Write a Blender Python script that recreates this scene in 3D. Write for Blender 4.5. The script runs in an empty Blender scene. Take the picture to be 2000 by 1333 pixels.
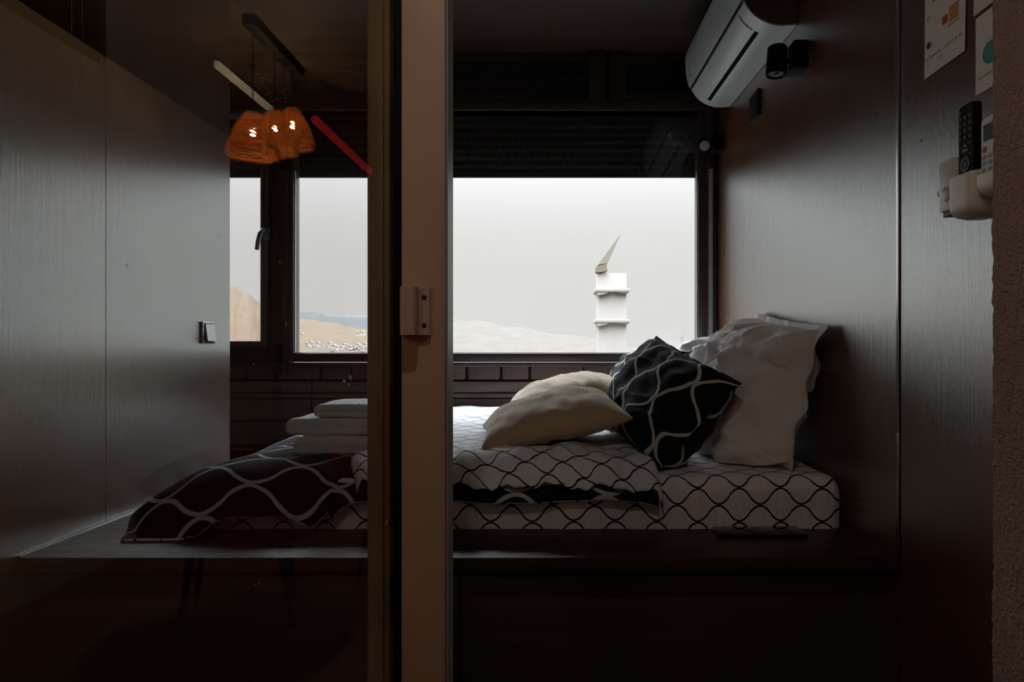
import bpy, bmesh, math, random
from mathutils import Vector, Matrix, noise

C = bpy.context.scene.collection
sc = bpy.context.scene
R = random.Random(7)
PI = math.pi

# ------------------------------------------------------------------ camera, sky, lights, exposure
F = 1278.0          # focal length in pixels of a 2000 px wide frame
EYE = 1.08          # eye height
cd = bpy.data.cameras.new('camera')
cam = bpy.data.objects.new('camera', cd)
C.objects.link(cam)
cam.location = (0, 0, EYE)
cam.rotation_euler = (PI / 2, 0, 0)
cd.sensor_width = 36.0
cd.lens = F / 2000 * 36.0
cd.shift_x = -0.04
cd.shift_y = 0.00425
cd.clip_start = 0.05
cd.clip_end = 30000
sc.camera = cam

sc.view_settings.view_transform = 'Standard'
sc.view_settings.look = 'None'
sc.view_settings.exposure = 0.0
sc.view_settings.gamma = 1.0
sc.view_settings.use_curve_mapping = False
sc.cycles.max_bounces = 8
sc.cycles.diffuse_bounces = 4
sc.cycles.glossy_bounces = 4
sc.cycles.transparent_max_bounces = 12
sc.cycles.sample_clamp_indirect = 4.0

SKY_H = 0.81        # radiance at the horizon
SKY_K = 58.0         # hazy bright sky: brighter towards the zenith
wd = bpy.data.worlds.new('sky')
sc.world = wd
wd.use_nodes = True
nt = wd.node_tree
nt.nodes.clear()
wo = nt.nodes.new('ShaderNodeOutputWorld')
bg = nt.nodes.new('ShaderNodeBackground')
tcw = nt.nodes.new('ShaderNodeTexCoord')
sep = nt.nodes.new('ShaderNodeSeparateXYZ')
nt.links.new(tcw.outputs['Generated'], sep.inputs[0])
mx = nt.nodes.new('ShaderNodeMath'); mx.operation = 'MAXIMUM'; mx.inputs[1].default_value = 0
nt.links.new(sep.outputs['Z'], mx.inputs[0])
pw = nt.nodes.new('ShaderNodeMath'); pw.operation = 'POWER'; pw.inputs[1].default_value = 3.6
nt.links.new(mx.outputs[0], pw.inputs[0])
ml = nt.nodes.new('ShaderNodeMath'); ml.operation = 'MULTIPLY_ADD'
ml.inputs[1].default_value = SKY_H * SKY_K; ml.inputs[2].default_value = SKY_H
nt.links.new(pw.outputs[0], ml.inputs[0])
nt.links.new(ml.outputs[0], bg.inputs['Strength'])
cr = nt.nodes.new('ShaderNodeMix'); cr.data_type = 'RGBA'
cr.inputs[6].default_value = (1.0, 0.985, 0.96, 1)
cr.inputs[7].default_value = (0.76, 0.89, 1.0, 1)
rt = nt.nodes.new('ShaderNodeMath'); rt.operation = 'POWER'; rt.inputs[1].default_value = 1.5
nt.links.new(mx.outputs[0], rt.inputs[0])
nt.links.new(rt.outputs[0], cr.inputs[0])
nt.links.new(cr.outputs[2], bg.inputs['Color'])
nt.links.new(bg.outputs[0], wo.inputs[0])

sl = bpy.data.lights.new('sun', 'SUN')
sl.energy = 0.6
sl.color = (1.0, 0.93, 0.82)
sl.angle = 0.03
so = bpy.data.objects.new('sun', sl)
C.objects.link(so)
so.rotation_euler = Vector((0.25, 0.75, -0.62)).to_track_quat('-Z', 'Y').to_euler()   # from behind the house, onto the hills

# ------------------------------------------------------------------ helpers
def X(px, d): return (px - 1080.0) * d / F
def Z(py, d): return EYE + (675.0 - py) * d / F

_world = {}
def empty(name, loc=(0, 0, 0)):
    o = bpy.data.objects.new(name, None)
    o.location = loc
    o.empty_display_size = 0.05
    C.objects.link(o)
    _world[o] = Vector(loc)
    return o

def tag(o, label=None, cat=None, group=None, kind=None):
    if label: o['label'] = label
    if cat: o['category'] = cat
    if group: o['group'] = group
    if kind: o['kind'] = kind
    return o

def mk(name, verts, faces, mat, parent=None, smooth=False, uvs=None, sharp=None):
    """one mesh object; verts in world coordinates"""
    off = _world.get(parent, Vector((0, 0, 0))) if parent else Vector((0, 0, 0))
    me = bpy.data.meshes.new(name)
    me.from_pydata([tuple(Vector(v) - off) for v in verts], [], faces)
    if uvs is not None:
        ul = me.uv_layers.new(name='UVMap')
        for lp in me.loops:
            ul.data[lp.index].uv = uvs[lp.vertex_index]
    me.materials.append(mat)
    me.update()
    if smooth:
        me.polygons.foreach_set('use_smooth', [True] * len(me.polygons))
        if sharp is not None:
            me.set_sharp_from_angle(angle=sharp)
    o = bpy.data.objects.new(name, me)
    C.objects.link(o)
    if parent:
        o.parent = parent
        _world[o] = off
    return o

def from_bm(name, bm, mat, parent=None, smooth=False, sharp=None):
    bmesh.ops.recalc_face_normals(bm, faces=bm.faces)
    vs = [v.co.copy() for v in bm.verts]
    bm.verts.index_update()
    fs = [[v.index for v in f.verts] for f in bm.faces]
    bm.free()
    return mk(name, vs, fs, mat, parent, smooth, None, sharp)

def add_box(bm, x0, x1, y0, y1, z0, z1, bev=0.0, seg=2):
    b = bmesh.new()
    bmesh.ops.create_cube(b, size=1)
    for v in b.verts:
        v.co = Vector(((x0 + x1) / 2 + v.co.x * (x1 - x0), (y0 + y1) / 2 + v.co.y * (y1 - y0), (z0 + z1) / 2 + v.co.z * (z1 - z0)))
    if bev > 0:
        bmesh.ops.bevel(b, geom=list(b.edges), offset=bev, segments=seg, affect='EDGES', profile=0.5)
    merge(bm, b)

def merge(bm, b, M=None):
    m = {}
    for v in b.verts:
        m[v] = bm.verts.new(M @ v.co if M else v.co)
    for f in b.faces:
        try: bm.faces.new([m[v] for v in f.verts])
        except ValueError: pass
    b.free()

def box(name, x0, x1, y0, y1, z0, z1, mat, parent=None, bev=0.0, seg=2):
    bm = bmesh.new()
    add_box(bm, x0, x1, y0, y1, z0, z1, bev, seg)
    return from_bm(name, bm, mat, parent, smooth=bev > 0, sharp=0.7)

def add_tube(bm, pts, r, n=10, cap=True):
    pts = [Vector(p) for p in pts]
    rs = r if isinstance(r, (list, tuple)) else [r] * len(pts)
    rings = []
    t0 = (pts[1] - pts[0]).normalized()
    a = t0.orthogonal().normalized()
    for i, p in enumerate(pts):
        t = (pts[min(i + 1, len(pts) - 1)] - pts[max(i - 1, 0)]).normalized()
        a = (a - t * a.dot(t)).normalized()
        b = t.cross(a)
        rings.append([bm.verts.new(p + (a * math.cos(2 * PI * k / n) + b * math.sin(2 * PI * k / n)) * rs[i]) for k in range(n)])
    for i in range(len(rings) - 1):
        for k in range(n):
            bm.faces.new([rings[i][k], rings[i][(k + 1) % n], rings[i + 1][(k + 1) % n], rings[i + 1][k]])
    if cap:
        bm.faces.new(rings[0][::-1]); bm.faces.new(rings[-1])

def tube(name, pts, r, mat, parent=None, n=12):
    bm = bmesh.new(); add_tube(bm, pts, r, n)
    return from_bm(name, bm, mat, parent, smooth=True, sharp=0.8)

def add_lathe(bm, prof, M, n=24):
    """prof: list of (r, h) along local z"""
    rings = []
    for r, h in prof:
        rings.append([bm.verts.new(M @ Vector((max(r, 1e-4) * math.cos(2 * PI * k / n), max(r, 1e-4) * math.sin(2 * PI * k / n), h))) for k in range(n)])
    for i in range(len(rings) - 1):
        for k in range(n):
            bm.faces.new([rings[i][k], rings[i][(k + 1) % n], rings[i + 1][(k + 1) % n], rings[i + 1][k]])
    bm.faces.new(rings[0][::-1]); bm.faces.new(rings[-1])

def frame_to(loc, axis):
    q = Vector(axis).to_track_quat('Z', 'Y')
    return Matrix.Translation(Vector(loc)) @ q.to_matrix().to_4x4()

def lathe(name, prof, loc, axis, mat, parent=None, n=24):
    bm = bmesh.new(); add_lathe(bm, prof, frame_to(loc, axis), n)
    return from_bm(name, bm, mat, parent, smooth=True, sharp=0.7)

def prism(name, prof, axis, a0, a1, mat, parent=None, smooth=False, sharp=0.5):
    """closed profile of 2-tuples extruded along axis 'x' or 'y' ((x,z) for y; (y,z) for x)"""
    bm = bmesh.new(); add_prism(bm, prof, axis, a0, a1)
    return from_bm(name, bm, mat, parent, smooth, sharp)

def add_prism(bm, prof, axis, a0, a1):
    def pt(p, a): return (a, p[0], p[1]) if axis == 'x' else ((p[0], a, p[1]) if axis == 'y' else (p[0], p[1], a))
    v0 = [bm.verts.new(pt(p, a0)) for p in prof]
    v1 = [bm.verts.new(pt(p, a1)) for p in prof]
    n = len(prof)
    for i in range(n):
        bm.faces.new([v0[i], v0[(i + 1) % n], v1[(i + 1) % n], v1[i]])
    bm.faces.new(v0[::-1]); bm.faces.new(v1)

def sstep(a, b, x):
    t = max(0.0, min(1.0, (x - a) / (b - a)))
    return t * t * (3 - 2 * t)

# ------------------------------------------------------------------ materials
def newmat(name):
    m = bpy.data.materials.new(name); m.use_nodes = True
    return m, m.node_tree, m.node_tree.nodes['Principled BSDF']

def mat(name, col, rough=0.5, spec=0.5, metal=0.0, bump=0.0, bscale=60.0, vary=0.0, emit=None, estr=0.0, ior=None, sheen=0.0):
    m, t, p = newmat(name)
    p.inputs['Base Color'].default_value = (*col, 1)
    p.inputs['Roughness'].default_value = rough
    p.inputs['Specular IOR Level'].default_value = spec
    p.inputs['Metallic'].default_value = metal
    if ior: p.inputs['IOR'].default_value = ior
    if sheen:
        p.inputs['Sheen Weight'].default_value = sheen
        p.inputs['Sheen Roughness'].default_value = 0.4
    if emit:
        p.inputs['Emission Color'].default_value = (*emit, 1)
        p.inputs['Emission Strength'].default_value = estr
    if bump or vary:
        tc = t.nodes.new('ShaderNodeTexCoord')
        nz = t.nodes.new('ShaderNodeTexNoise')
        nz.inputs['Scale'].default_value = bscale
        nz.inputs['Detail'].default_value = 5
        t.links.new(tc.outputs['Object'], nz.inputs['Vector'])
        if bump:
            b = t.nodes.new('ShaderNodeBump'); b.inputs['Strength'].default_value = bump
            b.inputs['Distance'].default_value = 0.01
            t.links.new(nz.outputs['Fac'], b.inputs['Height'])
            t.links.new(b.outputs[0], p.inputs['Normal'])
        if vary:
            r = t.nodes.new('ShaderNodeMix'); r.data_type = 'RGBA'
            r.inputs[6].default_value = (*[c * (1 - vary) for c in col], 1)
            r.inputs[7].default_value = (*[min(1, c * (1 + vary)) for c in col], 1)
            t.links.new(nz.outputs['Fac'], r.inputs[0])
            t.links.new(r.outputs[2], p.inputs['Base Color'])
    return m

def wood(name, c1, c2, scl, rough=0.34, ior=1.9, bump=0.12, tint=(1, 1, 1)):
    """fine-grained laminate; scl stretches the grain along one axis"""
    m, t, p = newmat(name)
    tc = t.nodes.new('ShaderNodeTexCoord')
    mp = t.nodes.new('ShaderNodeMapping'); mp.inputs['Scale'].default_value = scl
    t.links.new(tc.outputs['Object'], mp.inputs[0])
    n1 = t.nodes.new('ShaderNodeTexNoise'); n1.inputs['Scale'].default_value = 1.0; n1.inputs['Detail'].default_value = 6; n1.inputs['Roughness'].default_value = 0.7
    n2 = t.nodes.new('ShaderNodeTexNoise'); n2.inputs['Scale'].default_value = 0.13; n2.inputs['Detail'].default_value = 3; n2.inputs['Distortion'].default_value = 0.6
    t.links.new(mp.outputs[0], n1.inputs[0]); t.links.new(mp.outputs[0], n2.inputs[0])
    a = t.nodes.new('ShaderNodeMath'); a.operation = 'ADD'
    t.links.new(n1.outputs['Fac'], a.inputs[0]); t.links.new(n2.outputs['Fac'], a.inputs[1])
    mr = t.nodes.new('ShaderNodeMapRange'); mr.inputs[1].default_value = 0.7; mr.inputs[2].default_value = 1.3
    t.links.new(a.outputs[0], mr.inputs[0])
    r = t.nodes.new('ShaderNodeMix'); r.data_type = 'RGBA'
    r.inputs[6].default_value = (*c1, 1); r.inputs[7].default_value = (*c2, 1)
    t.links.new(mr.outputs[0], r.inputs[0])
    t.links.new(r.outputs[2], p.inputs['Base Color'])
    rr = t.nodes.new('ShaderNodeMapRange'); rr.inputs[3].default_value = rough - 0.05; rr.inputs[4].default_value = rough + 0.07
    t.links.new(n1.outputs['Fac'], rr.inputs[0]); t.links.new(rr.outputs[0], p.inputs['Roughness'])
    p.inputs['IOR'].default_value = ior
    p.inputs['Specular Tint'].default_value = (*tint, 1)
    b = t.nodes.new('ShaderNodeBump'); b.inputs['Strength'].default_value = bump; b.inputs['Distance'].default_value = 0.0035
    t.links.new(n1.outputs['Fac'], b.inputs['Height']); t.links.new(b.outputs[0], p.inputs['Normal'])
    return m

def ogee(name, ground, line, L, P, w, swap=False, rough=0.9, fold=0.25, fscale=14.0, sheen=0.0, stretch=(1, 1, 1), off=(0, 0), crest=0.85):
    """interlocking wave-net print on cloth, laid out in the cloth's own UVs (metres)"""
    m, t, p = newmat(name)
    N = t.nodes.new; K = t.links.new
    tc = N('ShaderNodeTexCoord'); s = N('ShaderNodeSeparateXYZ')
    K(tc.outputs['UV'], s.inputs[0])
    nw = N('ShaderNodeTexNoise'); nw.inputs['Scale'].default_value = 5.0; K(tc.outputs['UV'], nw.inputs[0])
    def M(op, a, b=None, c=None):
        n = N('ShaderNodeMath'); n.operation = op
        for i, v in enumerate((a, b, c)):
            if v is None: continue
            if isinstance(v, (int, float)): n.inputs[i].default_value = v
            else: K(v, n.inputs[i])
        return n.outputs[0]
    U, V = (s.outputs['Y'], s.outputs['X']) if swap else (s.outputs['X'], s.outputs['Y'])
    U = M('ADD', U, off[0]); V = M('ADD', V, off[1])
    V = M('ADD', V, M('MULTIPLY', M('SUBTRACT', nw.outputs['Fac'], 0.5), P * 0.35))
    A = P / 2 - w * 0.45
    ph = M('MULTIPLY', U, 2 * PI / L)
    c0 = M('COSINE', ph)
    cs = M('MULTIPLY', M('MULTIPLY', M('SIGN', c0), M('POWER', M('ABSOLUTE', c0), crest)), A)
    sn = M('ABSOLUTE', M('MULTIPLY', M('SINE', ph), A * 2 * PI / L))
    ww = M('MULTIPLY', M('SQRT', M('MULTIPLY_ADD', sn, sn, 1.0)), w / 2)
    def dist(q):
        f = M('FRACT', M('ADD', M('DIVIDE', q, 2 * P), 0.5))
        return M('MULTIPLY', M('ABSOLUTE', M('SUBTRACT', f, 0.5)), 2 * P)
    d1 = dist(M('SUBTRACT', V, cs))
    d2 = dist(M('ADD', M('SUBTRACT', V, P), cs))
    dm = M('SUBTRACT', M('MINIMUM', d1, d2), ww)
    mr = N('ShaderNodeMapRange'); mr.inputs[1].default_value = -w * 0.08; mr.inputs[2].default_value = w * 0.08
    K(dm, mr.inputs[0])
    r = N('ShaderNodeMix'); r.data_type = 'RGBA'
    r.inputs[6].default_value = (*line, 1); r.inputs[7].default_value = (*ground, 1)
    K(mr.outputs[0], r.inputs[0]); K(r.outputs[2], p.inputs['Base Color'])
    p.inputs['Roughness'].default_value = rough
    p.inputs['Specular IOR Level'].default_value = 0.25
    if sheen: p.inputs['Sheen Weight'].default_value = sheen
    mp = N('ShaderNodeMapping'); mp.inputs['Scale'].default_value = stretch
    K(tc.outputs['Object'], mp.inputs[0])
    nz = N('ShaderNodeTexNoise'); nz.inputs['Scale'].default_value = fscale; nz.inputs['Detail'].default_value = 4; nz.inputs['Distortion'].default_value = 0.8
    K(mp.outputs[0], nz.inputs[0])
    b = N('ShaderNodeBump'); b.inputs['Strength'].default_value = fold; b.inputs['Distance'].default_value = 0.02
    K(nz.outputs['Fac'], b.inputs['Height']); K(b.outputs[0], p.inputs['Normal'])
    return m

def cloth(name, col, fold=0.3, fscale=9.0, rough=0.9, fuzz=0.0, sheen=0.1, stretch=(1, 1, 1)):
    m, t, p = newmat(name)
    N = t.nodes.new; K = t.links.new
    p.inputs['Base Color'].default_value = (*col, 1)
    p.inputs['Roughness'].default_value = rough
    p.inputs['Specular IOR Level'].default_value = 0.2
    p.inputs['Sheen Weight'].default_value = sheen
    tc = N('ShaderNodeTexCoord')
    mp = N('ShaderNodeMapping'); mp.inputs['Scale'].default_value = stretch
    K(tc.outputs['Object'], mp.inputs[0])
    nz = N('ShaderNodeTexNoise'); nz.inputs['Scale'].default_value = fscale; nz.inputs['Detail'].default_value = 4; nz.inputs['Distortion'].default_value = 1.2
    K(mp.outputs[0], nz.inputs[0])
    b = N('ShaderNodeBump'); b.inputs['Strength'].default_value = fold; b.inputs['Distance'].default_value = 0.03
    K(nz.outputs['Fac'], b.inputs['Height'])
    last = b
    if fuzz:
        n2 = N('ShaderNodeTexNoise'); n2.inputs['Scale'].default_value = 260; n2.inputs['Detail'].default_value = 3
        K(tc.outputs['Object'], n2.inputs[0])
        b2 = N('ShaderNodeBump'); b2.inputs['Strength'].default_value = fuzz; b2.inputs['Distance'].default_value = 0.004
        K(n2.outputs['Fac'], b2.inputs['Height']); K(b.outputs[0], b2.inputs['Normal'])
        last = b2
    K(last.outputs[0], p.inputs['Normal'])
    return m

def glass(name, tint, refl_ior=1.5, gain=1.0):
    m = bpy.data.materials.new(name); m.use_nodes = True
    t = m.node_tree; t.nodes.clear(); N = t.nodes.new; K = t.links.new
    o = N('ShaderNodeOutputMaterial'); mxs = N('ShaderNodeMixShader')
    tr = N('ShaderNodeBsdfTransparent'); tr.inputs[0].default_value = (*tint, 1)
    gl = N('ShaderNodeBsdfGlossy'); gl.inputs['Roughness'].default_value = 0.0; gl.inputs['Color'].default_value = (1, 1, 1, 1)
    # the same Fresnel curve on both faces of the thin pane (Schlick)
    ge = N('ShaderNodeNewGeometry')
    dt = N('ShaderNodeVectorMath'); dt.operation = 'DOT_PRODUCT'
    K(ge.outputs['Incoming'], dt.inputs[0]); K(ge.outputs['Normal'], dt.inputs[1])
    def M(op, a, b, cl=False):
        n = N('ShaderNodeMath'); n.operation = op; n.use_clamp = cl
        for i, v in enumerate((a, b)):
            if isinstance(v, (int, float)): n.inputs[i].default_value = v
            elif v is not None: K(v, n.inputs[i])
        return n.outputs[0]
    c = M('ABSOLUTE', dt.outputs['Value'], None)
    p5 = M('POWER', M('SUBTRACT', 1.0, c, True), 5.0)
    f0 = ((refl_ior - 1) / (refl_ior + 1)) ** 2
    f = M('ADD', M('MULTIPLY', p5, 1 - f0), f0)
    K(M('MULTIPLY', f, gain, True), mxs.inputs[0])
    K(tr.outputs[0], mxs.inputs[1]); K(gl.outputs[0], mxs.inputs[2]); K(mxs.outputs[0], o.inputs[0])
    return m

W1, W2 = (0.095, 0.031, 0.011), (0.165, 0.058, 0.022)
m_wall_wood = wood('vertical_grain_laminate', W1, W2, (110, 110, 2.5), 0.20, 4.4, 0.35, (0.90, 0.985, 1.0))
m_wall_wood_l = wood('vertical_grain_laminate_grey', (0.075, 0.036, 0.020), (0.14, 0.075, 0.045), (110, 110, 2.5), 0.23, 4.4, 0.35, (0.92, 1.0, 0.99))
m_bed_wood = wood('dark_walnut_laminate', (0.030, 0.015, 0.011), (0.060, 0.030, 0.022), (2.5, 90, 90), 0.27, 1.38, 0.15)
m_front_wood = wood('dark_oak_front', (0.032, 0.020, 0.015), (0.075, 0.045, 0.032), (2.5, 60, 60), 0.40, 1.5, 0.3)
m_ceil = wood('brown_ceiling_laminate', (0.040, 0.022, 0.015), (0.07, 0.04, 0.028), (2.0, 60, 60), 0.45, 1.5, 0.1)
m_board = wood('dark_wall_board', (0.10, 0.068, 0.056), (0.19, 0.135, 0.112), (2.5, 60, 60), 0.45, 1.5, 0.2)
m_brick = mat('dark_imitation_brick', (0.115, 0.073, 0.067), 0.75, 0.4, bump=0.5, bscale=60, vary=0.3)
m_mortar = mat('dark_joint', (0.020, 0.012, 0.012), 0.9)
m_frame = mat('black_brown_window_frame', (0.050, 0.031, 0.028), 0.35, 0.5)
m_framein = mat('pale_glazing_seal', (0.45, 0.46, 0.47), 0.4, 0.5)
m_shutter = mat('charcoal_shutter_slat', (0.016, 0.017, 0.018), 0.55, 0.4)
m_perf = mat('painted_slot_light', (0.2, 0.21, 0.21), 0.5)  # grey stands in for daylight coming through the shutter slots
m_black = mat('matt_black', (0.006, 0.006, 0.006), 0.6, 0.12)
m_gloss = mat('gloss_black', (0.004, 0.004, 0.005), 0.06, 0.5)
m_alu = mat('brushed_aluminium', (0.60, 0.61, 0.62), 0.28, 0.5, metal=1.0)
m_ac = mat('white_plastic_ac', (0.55, 0.57, 0.58), 0.32, 0.5)
m_white = mat('white_plastic', (0.78, 0.77, 0.74), 0.35, 0.5)
m_dark = mat('void_black', (0.002, 0.002, 0.002), 0.9, 0.1)
m_grey = mat('grey_print', (0.18, 0.18, 0.18), 0.6)
m_tan = mat('tan_painted_door_frame', (0.56, 0.39, 0.30), 0.5, 0.4, vary=0.05, bscale=8)
m_tan2 = mat('brown_painted_stile', (0.26, 0.16, 0.09), 0.42, 0.5)
m_plaster = mat('rough_brown_plaster', (0.50, 0.33, 0.30), 0.95, 0.2, bump=1.0, bscale=190, vary=0.35)
m_paper = mat('white_paper', (0.74, 0.70, 0.65), 0.7, 0.3)
m_room = mat('brown_room_wall', (0.32, 0.26, 0.21), 0.7, 0.3)
m_floor = wood('brown_floor_laminate', (0.06, 0.028, 0.018), (0.12, 0.06, 0.035), (2.0, 50, 50), 0.35, 1.5, 0.1)
m_red = mat('red_upholstery', (0.22, 0.012, 0.018), 0.7, 0.3, bump=0.2, bscale=120)
m_redglow = mat('red_added_glow', (0.6, 0.02, 0.03), 0.5, 0.4, emit=(1.0, 0.03, 0.05), estr=0.36)  # emission added so the red strip shows brighter in the door glass

m_sheet = ogee('white_sheet_black_waves', (0.78, 0.77, 0.78), (0.006, 0.006, 0.008), 0.114, 0.045, 0.0050, fold=0.35, fscale=6, stretch=(7, 1, 1.2))
m_fold = ogee('white_duvet_side_black_waves', (0.80, 0.81, 0.83), (0.006, 0.006, 0.010), 0.114, 0.045, 0.0048, fold=0.45, fscale=13, off=(0.03, 0.01))
m_duvet = ogee('black_duvet_side_white_waves', (0.006, 0.006, 0.010), (0.50, 0.51, 0.53), 0.25, 0.098, 0.013, fold=0.15, fscale=7, off=(0.018, 0.02))
m_pblack = ogee('black_pillow_white_waves', (0.006, 0.007, 0.010), (0.60, 0.59, 0.58), 0.225, 0.088, 0.0108, swap=False, fold=0.25, fscale=9, off=(0.02, 0.03), sheen=0.05)
m_pwhite = cloth('white_cotton', (0.80, 0.78, 0.79), fold=0.75, fscale=8)
m_cream = cloth('cream_fleece', (0.56, 0.42, 0.27), fold=0.3, fscale=6, fuzz=0.6, sheen=0.8)
m_towel = cloth('white_terry', (0.90, 0.91, 0.92), fold=0.2, fscale=12, fuzz=0.8, sheen=0.3)
m_doorglass = glass('door_glass', (0.985, 0.985, 0.985), 1.5, 2.3)
m_winglass = glass('window_glass', (0.985, 0.99, 0.99), 1.5, 1.0)

# ------------------------------------------------------------------ the shell
YB = 3.31           # inner face of the back wall
XR = 0.826          # bedroom right wall
XL = -1.273         # bedroom left wall face
ZC = 2.57

def struct(o, kind='structure'):
    o['kind'] = kind
    return o

struct(box('floor', -2.4, 1.6, -3.7, 3.5, -0.12, 0.0, m_floor))
struct(box('ceiling', -2.4, 1.6, 0.98, 3.6, ZC, ZC + 0.25, m_ceil))
struct(box('ceiling_entry', -2.4, 1.6, -3.7, 0.98, 2.50, ZC + 0.25, mat('dark_brown_ceiling_paint', (0.05, 0.03, 0.022), 0.8)))
bpy.data.objects['ceiling_entry'].name = 'ceiling.001'

# back wall with the window openings
wx0, wx1 = -2.05, 0.80        # whole glazed width
zs = 0.99                      # bottom of the frames
wb = empty('wall_back', (0, YB, 0)); struct(wb)
box('wall_core', -2.4, 1.6, YB + 0.012, YB + 0.30, 0, zs, m_mortar, wb)
box('wall_core', wx1, 1.6, YB, YB + 0.30, zs, ZC, m_frame, wb)
box('wall_core', -2.4, wx0, YB, YB + 0.30, zs, ZC, m_room, wb)
# brick-effect course under the window, irregular lengths
joints = [(-2.05 + 0.0, -1.93)]
xs = [-2.38, -2.17, -1.99, -1.80, -1.55, -1.40, -1.17, -1.02, -0.83, -0.66, -0.435, -0.262, -0.117, 0.155, 0.40, 0.62, 0.80]
row = [(z0, z1) for z0, z1 in ((0.906, 0.978),)]
for i in range(len(xs) - 1):
    j = R.uniform(-0.003, 0.003)
    box('brick', xs[i] + 0.006, xs[i + 1] - 0.006, YB - 0.012 + j, YB + 0.02, 0.908, 0.976, m_brick, wb, bev=0.008)
for z0, z1, off, mm in ((0.842, 0.896, 0.0, m_board), (0.815, 0.838, 0.010, m_board), (0.70, 0.810, 0.003, m_board), (0.58, 0.695, 0.0, m_board)):
    for (a, b) in ((-2.38, -1.22), (-1.216, -0.06), (-0.056, 0.81)):
        box('board', a, b, YB - 0.008 - off, YB + 0.02, z0, z1, mm, wb, bev=0.003)

# windows: frames
w2x0, w2x1 = X(575, YB), X(1362, YB)
w1x1 = X(517, YB)
gz0, gz1 = Z(690, YB), 1.965
w1z0 = Z(668, YB)
def ring(name, x0, x1, z0, z1, t, y0, y1, m, parent, bev=0.004):
    bm = bmesh.new()
    add_box(bm, x0, x1, y0, y1, z0 - t, z0, bev); add_box(bm, x0, x1, y0, y1, z1, z1 + t, bev)
    add_box(bm, x0 - t, x0, y0, y1, z0 - t, z1 + t, bev); add_box(bm, x1, x1 + t, y0, y1, z0 - t, z1 + t, bev)
    return from_bm(name, bm, m, parent, smooth=True, sharp=0.7)
zt0, zt1 = 2.262, 2.318       # transom
win2 = struct(empty('window_2', (-0.3, YB, 1.5)))
ring('window_frame', w2x0, w2x1, gz0, 2.262, 0.045, YB - 0.015, YB + 0.07, m_frame, win2)
def bead(x0, x1, z0, z1, t, y0, y1, parent):
    bm = bmesh.new()
    add_box(bm, x0 - t, x1 + t, y0, y1, z0 - t, z0); add_box(bm, x0 - t, x0, y0, y1, z0, z1); add_box(bm, x1, x1 + t, y0, y1, z0, z1)
    return from_bm('glazing_bead', bm, m_framein, parent)
bead(w2x0 + 0.004, w2x1 - 0.004, gz0 + 0.003, 1.962, 0.005, YB + 0.0, YB + 0.012, win2)
box('pane', w2x0, w2x1, YB + 0.030, YB + 0.036, gz0, 2.262, m_winglass, win2)
win1 = struct(empty('window_1', (-1.75, YB, 1.5)))
ring('window_frame', wx0 + 0.05, w1x1 + 0.022, w1z0 - 0.02, 2.262, 0.06, YB - 0.005, YB + 0.07, m_frame, win1)
ring('sash', wx0 + 0.07, w1x1 - 0.004, w1z0, 2.24, 0.026, YB - 0.030, YB + 0.05, mat('sash_grey_edge', (0.10, 0.11, 0.115), 0.4), win1)
bead(wx0 + 0.074, w1x1 - 0.008, w1z0 + 0.003, 1.962, 0.005, YB - 0.032, YB - 0.026, win1)
box('pane', wx0 + 0.07, w1x1, YB + 0.012, YB + 0.018, w1z0, 2.24, m_winglass, win1)
box('lower_rail', wx0, w1x1 + 0.05, YB - 0.012, YB + 0.07, 0.985, 1.032, m_frame, win1, bev=0.003)
h = empty('window_handle', (X(514, 3.27), 3.27, Z(470, 3.27)))
h.parent = win1; h.matrix_parent_inverse = Matrix.Translation(-_world[win1])
hm = mat('satin_grey_metal', (0.30, 0.32, 0.33), 0.35, metal=0.6)
hx = X(520, 3.27); hz0 = Z(452, 3.27)
bm = bmesh.new()
add_box(bm, hx - 0.014, hx + 0.014, 3.262, 3.282, hz0 - 0.045, hz0 + 0.02, 0.004)
add_tube(bm, [(hx, 3.272, hz0), (hx, 3.235, hz0 + 0.002), (hx - 0.010, 3.222, hz0 - 0.02), (hx - 0.020, 3.222, hz0 - 0.06), (hx - 0.026, 3.224, hz0 - 0.10)], [0.008, 0.009, 0.011, 0.011, 0.010], 10)
o_ = from_bm('lever', bm, hm, win1, True, 0.7)
bpy.data.objects.remove(h)
o_.name = 'window_handle'
# mullion between the two windows, right jamb, transom, upper lights
mull = struct(empty('trim_1', (0, YB, 1.8)))
box('mullion', w1x1 + 0.045, w2x0 - 0.030, YB - 0.022, YB + 0.08, 0.94, ZC, m_frame, mull, bev=0.004)
box('hinge', X(541, 3.28), X(556, 3.28), YB - 0.045, YB - 0.018, Z(708, 3.28), Z(672, 3.28), m_black, mull, bev=0.004)
box('jamb', w2x1 + 0.040, XR - 0.006, YB - 0.03, YB + 0.08, 0.94, ZC, m_frame, mull, bev=0.004)
box('jamb_seal', X(1385, 3.27), X(1392, 3.27), YB - 0.040, YB - 0.028, 0.94, Z(330, 3.27), m_framein, mull)
box('transom', wx0, w2x1 + 0.05, YB - 0.028, YB + 0.08, zt0, zt1, m_frame, mull, bev=0.005)
box('sill_profile', wx0, w2x1 + 0.06, YB - 0.030, YB + 0.08, 0.972, 0.992, m_frame, mull, bev=0.004)
win3 = struct(empty('window_3', (-0.3, YB, 2.45)))
box('mullion', X(1150, YB), X(1182, YB), YB - 0.02, YB + 0.06, zt1, ZC, m_frame, win3, bev=0.004)
box('mullion', X(1190, YB), X(1222, YB), YB - 0.012, YB + 0.06, zt1, ZC, m_frame, win3, bev=0.004)
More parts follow.
